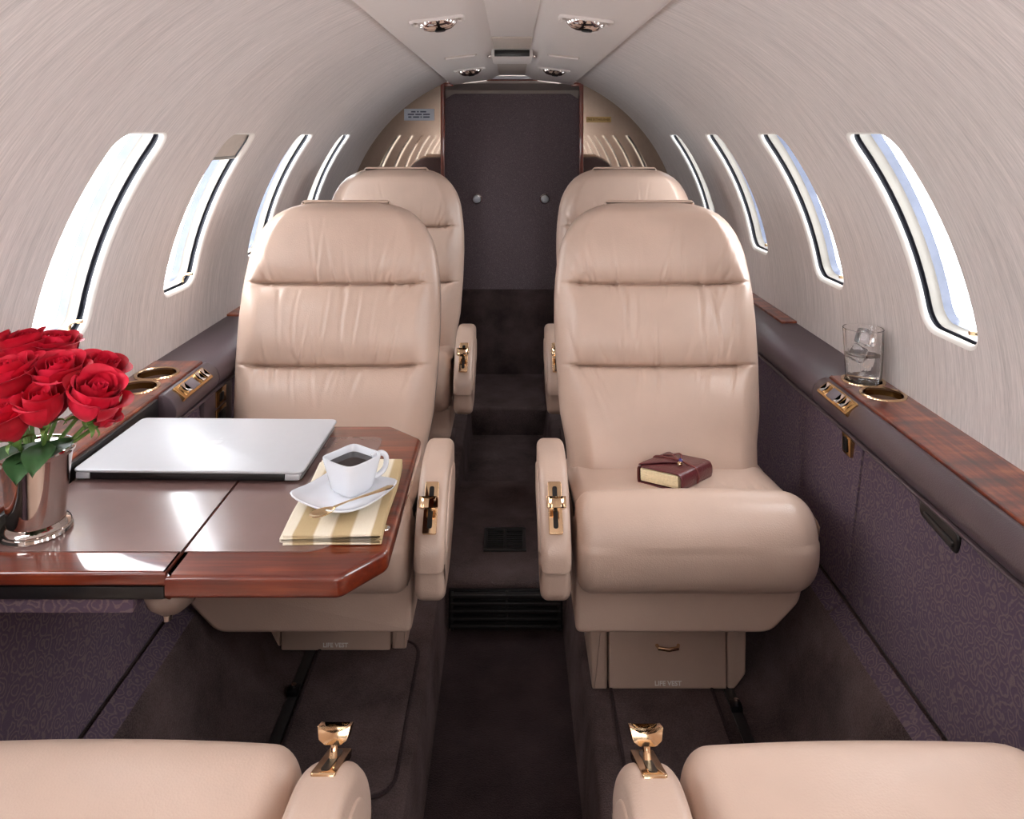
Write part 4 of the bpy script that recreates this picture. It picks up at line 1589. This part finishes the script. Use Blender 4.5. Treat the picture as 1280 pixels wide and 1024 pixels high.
ME_CORE = data('bloom_core', core_vf(), M['petal'])
ME_P = [data('petal', petal_vf(0.0150, 0.046, 1.15, 0.0010, pinch=0.16), M['petal']),
        data('petal', petal_vf(0.0205, 0.050, 1.05, 0.0025, pinch=0.08), M['petal']),
        data('petal', petal_vf(0.0250, 0.051, 0.95, 0.0060), M['petal']),
        data('petal', petal_vf(0.0275, 0.048, 0.88, 0.0100), M['petal'])]


def sepal_vf(L=0.030):
    V, F = [], []
    n = 7
    for i in range(n):
        t_ = i / (n - 1)
        w = 0.0048 * (1 - t_) ** 0.8 * (0.6 + t_)
        r = 0.004 + 0.020 * math.sin(t_ * 1.5)
        z = 0.000 + 0.012 * t_ - 0.016 * t_ * t_ * t_
        V += [(r, -w, z), (r + 0.001, 0, z - 0.0012), (r, w, z)]
    for i in range(n - 1):
        k = i * 3
        F += [[k, k + 1, k + 4, k + 3], [k + 1, k + 2, k + 5, k + 4]]
    return V, F


def leaf_vf(L=0.055, W=0.017):
    V, F = [], []
    n = 9
    for i in range(n):
        t_ = i / (n - 1)
        w = W * math.sin(PI * t_ ** 0.8) ** 0.9 + 0.0004
        z = 0.012 * math.sin(t_ * 2.2) - 0.012 * t_
        V += [(L * t_, -w, z + 0.003), (L * t_, -w * 0.5, z + 0.0005), (L * t_, 0, z - 0.0012), (L * t_, w * 0.5, z + 0.0005), (L * t_, w, z + 0.003)]
    for i in range(n - 1):
        for j in range(4):
            k = i * 5 + j
            F.append([k, k + 1, k + 6, k + 5])
    return V, F


ME_SEPAL = data('sepal', sepal_vf(), M['green'])
ME_LEAF = data('leaf', leaf_vf(), M['leaf'])
ME_CALYX = data('calyx', lathe([(0.0026, -0.010), (0.0055, -0.005), (0.0080, 0.001), (0.0075, 0.005)], 14), M['green'])


def link(name, me, parent, mat):
    o = bpy.data.objects.new(name, me)
    o.parent = parent
    o.matrix_basis = mat
    COL.objects.link(o)
    return o


GR = 'red roses in the silver cup'
# (px, py, y, scale, tilt axis x/y lean, label, leaves)
ROSES = [
    (-0.5030, 0.9250, 0.1220, 1.08, (0.42, -0.22), 'big open red rose at the right front of the bunch, nearest the laptop', 1),
    (-0.5494, 0.9000, 0.1212, 0.90, (0.02, -0.18), 'tight red rose bud at the front centre of the bunch, just over the cup rim', 1),
    (-0.5581, 0.9450, 0.1427, 1.02, (0.08, -0.22), 'open red rose at the top centre of the bunch', 0),
    (-0.5294, 0.9850, 0.1342, 0.92, (0.40, -0.05), 'red rose at the right back of the bunch behind the biggest bloom', 0),
    (-0.5958, 1.0000, 0.1588, 0.95, (0.12, 0.0), 'red rose at the back of the bunch, highest against the window sill', 0),
    (-0.6279, 0.9850, 0.1630, 1.00, (-0.15, -0.05), 'red rose at the back left of the bunch, in front of the window', 0),
    (-0.6064, 0.9300, 0.1436, 1.05, (-0.22, -0.20), 'broad red rose at the left of the bunch, by the picture edge', 0),
    (-0.5873, 0.8950, 0.1062, 0.95, (-0.25, -0.22), 'red rose bud hanging lowest at the left front over the cup rim', 1),
    (-0.6474, 0.9650, 0.1636, 0.90, (-0.55, 0.0), 'red rose at the far left back, mostly cut off by the picture edge', 0),
    (-0.5093, 0.9550, 0.0918, 0.62, (0.8, -0.1), 'small red rose tucked under the big bloom at the right', 0),
]
rng = random.Random(5)
for (cx, cy, cz, sc, lean, label, nleaf) in ROSES:
    c = Vector((cx, cy, cz))
    axis = Vector((lean[0], lean[1], 1.0)).normalized()
    q = Vector((0, 0, 1)).rotation_difference(axis)
    base = c - axis * 0.025 * sc
    t = thing('rose', base, label, 'rose', GR)
    t.rotation_mode = 'QUATERNION'
    t.rotation_quaternion = q
    RM = Matrix.Scale(sc, 4)
    a0 = rng.uniform(0, 6.28)
    link('bloom_core', ME_CORE, t, RM @ Matrix.Rotation(a0, 4, 'Z'))
    for lay_i, (n, me, zoff) in enumerate(((3, ME_P[0], 0.004), (4, ME_P[1], 0.002), (4, ME_P[2], 0.001), (4, ME_P[3], 0.0))):
        if sc < 0.93 and lay_i == 3:
            n = 2
        for k in range(n):
            a = a0 + 2 * PI * (k + rng.uniform(-0.12, 0.12)) / n + lay_i * 0.75
            m = Matrix.Rotation(a, 4, 'Z') @ Matrix.Rotation(rng.uniform(-0.06, 0.10), 4, 'Y')
            link('petal', me, t, RM @ Matrix.Translation((0, 0, zoff + rng.uniform(-0.002, 0.002))) @ m)
    cal = link('calyx', ME_CALYX, t, RM)
    for k in range(4):
        link('sepal', ME_SEPAL, t, RM @ Matrix.Rotation(k * 1.571 + a0, 4, 'Z') @ Matrix.Rotation(rng.uniform(-0.2, 0.5), 4, 'Y'))
    # stem down into the cup
    tip = base - axis * 0.008 * sc
    foot = Vector((VX + (tip.x - VX) * -0.12, VY + (tip.y - VY) * -0.12, TZ + 0.022))
    neck = Vector((VX + (tip.x - VX) * 0.33, VY + (tip.y - VY) * 0.33, TZ + 0.100))
    nd = Vector((neck.x - VX, neck.y - VY, 0))
    if nd.length > 0.028:
        nd *= 0.028 / nd.length
        neck.x, neck.y = VX + nd.x, VY + nd.y
    pts = catmull([tuple(tip), tuple(tip * 0.6 + neck * 0.4 - axis * 0.006), tuple(neck), tuple((neck + foot) * 0.5), tuple(foot)], 4, closed=False)
    V, F = tube(pts, 0.0026, 8)
    mesh_obj('stem', V, F, M['green'], t, True)
    if nleaf:
        lm = wm(t).inverted() @ Matrix.Translation(tip * 0.6 + neck * 0.4 - Vector((0, 0, 0.004))) @ Matrix.Rotation(rng.uniform(-2.6, -0.6), 4, 'Z') @ Matrix.Rotation(0.3, 4, 'Y')
        link('leaf', ME_LEAF, t, lm)
        lm = wm(t).inverted() @ Matrix.Translation(neck + Vector((0, 0, 0.012))) @ Matrix.Rotation(rng.uniform(-2.2, -1.0), 4, 'Z') @ Matrix.Rotation(0.1, 4, 'Y')
        link('leaf', ME_LEAF, t, lm)

# ------------------------------------------------------------------ journal on the right seat
jm = Matrix.Translation((0.311, 1.468, -0.2165)) @ Matrix.Rotation(math.radians(-7.5), 4, 'X') @ Matrix.Rotation(math.radians(-41), 4, 'Z')
jn = thing('journal', (0, 0, 0), 'small maroon leather wrap journal tied with cord on the right seat cushion', 'book')
jn.matrix_basis = jm
hw, hd, hh = 0.0435, 0.060, 0.029
bm_obj('page_block', rbox(-hw + 0.003, hw - 0.004, -hd + 0.002, hd - 0.002, 0.003, hh - 0.003, 0.002), M['page'], jn)
for i in range(4):
    z = 0.007 + i * 0.0047
    bm_obj('page_section', rbox(-hw + 0.0035, hw - 0.005, -hd + 0.0012, hd - 0.0012, z, z + 0.0036, 0.0015), M['page'], jn)
# wrap cover as a bent sheet: flap edge -> fore edge -> under -> spine -> top
cov = [(-hw + 0.002, hh + 0.0005), (-hw - 0.0012, hh - 0.004), (-hw - 0.0018, 0.014), (-hw - 0.0008, 0.002), (-hw + 0.004, 0.0), (0, 0.0), (hw - 0.004, 0.0), (hw + 0.003, 0.006), (hw + 0.0042, 0.0145), (hw + 0.003, 0.023), (hw - 0.004, hh), (0.015, hh + 0.0004), (-0.02, hh + 0.0002), (-hw + 0.006, hh - 0.0004)]
cc = catmull(cov, 5, closed=False)
tg = np.gradient(cc, axis=0)
tg /= np.linalg.norm(tg, axis=1, keepdims=True)
nn = np.stack([-tg[:, 1], tg[:, 0]], 1)
thk = 0.0011
poly = np.vstack([cc + nn * thk, (cc - nn * thk)[::-1]])
mesh_obj('cover', *loft(poly, -hd, hd, 0.0005, 'y', nr=2), M['journal'], jn, sharp=60)
flap = round_poly([(-hw - 0.001, -hd + 0.002), (-0.010, -0.020), (0.016, 0.004), (-0.004, 0.030), (-hw - 0.001, hd - 0.002)], [0.002, 0.01, 0.012, 0.01, 0.002], 5)
V, F = sheet(flap, hh + 0.0014, hh + 0.0036, 'z', 0.0008)
V = np.asarray(V)
V[:, 2] += 0.0018 * np.sin((V[:, 0] + hw) * 40) * (V[:, 0] > -hw)
mesh_obj('flap', V, F, M['journal'], jn)
for k, x in enumerate((0.0,)):
    y = 0.004
    pts = [(-hw - 0.004, y, 0.014), (-hw - 0.002, y, hh + 0.004), (-0.02, y + 0.003, hh + 0.0062), (0.008, y + 0.001, hh + 0.0062), (0.030, y - 0.002, hh + 0.0028), (hw + 0.001, y - 0.003, hh - 0.001), (hw + 0.0068, y - 0.003, 0.0145), (hw + 0.003, y - 0.002, 0.0022)]
    mesh_obj('cord', *tube(catmull(pts, 5, closed=False), 0.0017, 8), M['cord'], jn)
mesh_obj('cord_loop', *tube(catmull([(0.008, 0.005, hh + 0.0065), (0.004, 0.022, hh + 0.010), (-0.006, 0.030, hh + 0.011), (-0.012, 0.018, hh + 0.009), (0.004, 0.006, hh + 0.007)], 5, closed=False), 0.0014, 8), M['cord'], jn)
mesh_obj('cord_end', *tube(catmull([(0.006, 0.004, hh + 0.0065), (-0.010, 0.018, hh + 0.008), (-0.026, 0.024, hh + 0.006), (-0.036, 0.020, hh + 0.005)], 5, closed=False), 0.0014, 8), M['cord'], jn)
V, F = lathe([(0.0, -0.0075), (0.003, -0.006), (0.0046, 0.0), (0.003, 0.006), (0.0, 0.0075)], 18)
mesh_obj('bead', *xform((V, F), Matrix.Translation((0.016, -0.004, hh + 0.0085)) @ Matrix.Rotation(1.0, 4, 'X') @ Matrix.Rotation(0.4, 4, 'Y')), M['bead'], jn)
V, F = lathe([(0.0, -0.005), (0.0042, -0.003), (0.0046, 0.001), (0.0034, 0.004), (0.0, 0.005)], 16)
mesh_obj('gold_charm', *xform((V, F), Matrix.Translation((0.020, -0.014, hh + 0.006)) @ Matrix.Rotation(1.2, 4, 'X')), M['gold'], jn)

# ------------------------------------------------------------------ glass of ice water in the right cup holder
GX, GY, GZ = 0.686, 1.500, -0.038 - 0.0355
gl = thing('water_glass', (GX, GY, GZ), 'clear cut-base tumbler of ice water standing in the right cup holder', 'glass')
GH = 0.138
V, F = lathe([(0.0, 0.0), (0.028, 0.0), (0.0300, 0.003), (0.0325, 0.050), (0.0375, GH - 0.001), (0.0378, GH), (0.0368, GH + 0.0008), (0.0355, GH), (0.0308, 0.050), (0.0275, 0.020), (0.025, 0.016), (0.0, 0.0155)], 60)
V = np.asarray(V)
rr = np.hypot(V[:, 0], V[:, 1])
an = np.arctan2(V[:, 1], V[:, 0])
flute = 1 + 0.035 * np.cos(an * 15) * (V[:, 2] < 0.075) * (V[:, 2] > 0.001) * (rr > 0.0296)
V[:, 0] *= flute
V[:, 1] *= flute
mesh_obj('tumbler', V, F, M['glass'], gl)
mesh_obj('water', *lathe([(0.0, 0.0162), (0.0245, 0.0166), (0.0272, 0.0205), (0.0306, 0.0505), (0.0328, 0.088), (0.0, 0.088)], 48), M['water'], gl)
ICE = [((0.003, -0.004, 0.122), (0.2, 0.15, 0.5), 'ice cube poking out of the top of the water glass'),
       ((-0.007, 0.005, 0.090), (0.5, 0.3, 1.1), 'ice cube floating lower down in the water glass')]
for loc, rot, label in ICE:
    t = thing('ice_cube', (GX + loc[0], GY + loc[1], GZ + loc[2]), label, 'ice', rot=rot)
    bm_obj('cube_body', rbox(-0.014, 0.014, -0.014, 0.014, -0.014, 0.014, 0.004, 3), M['ice'], t)
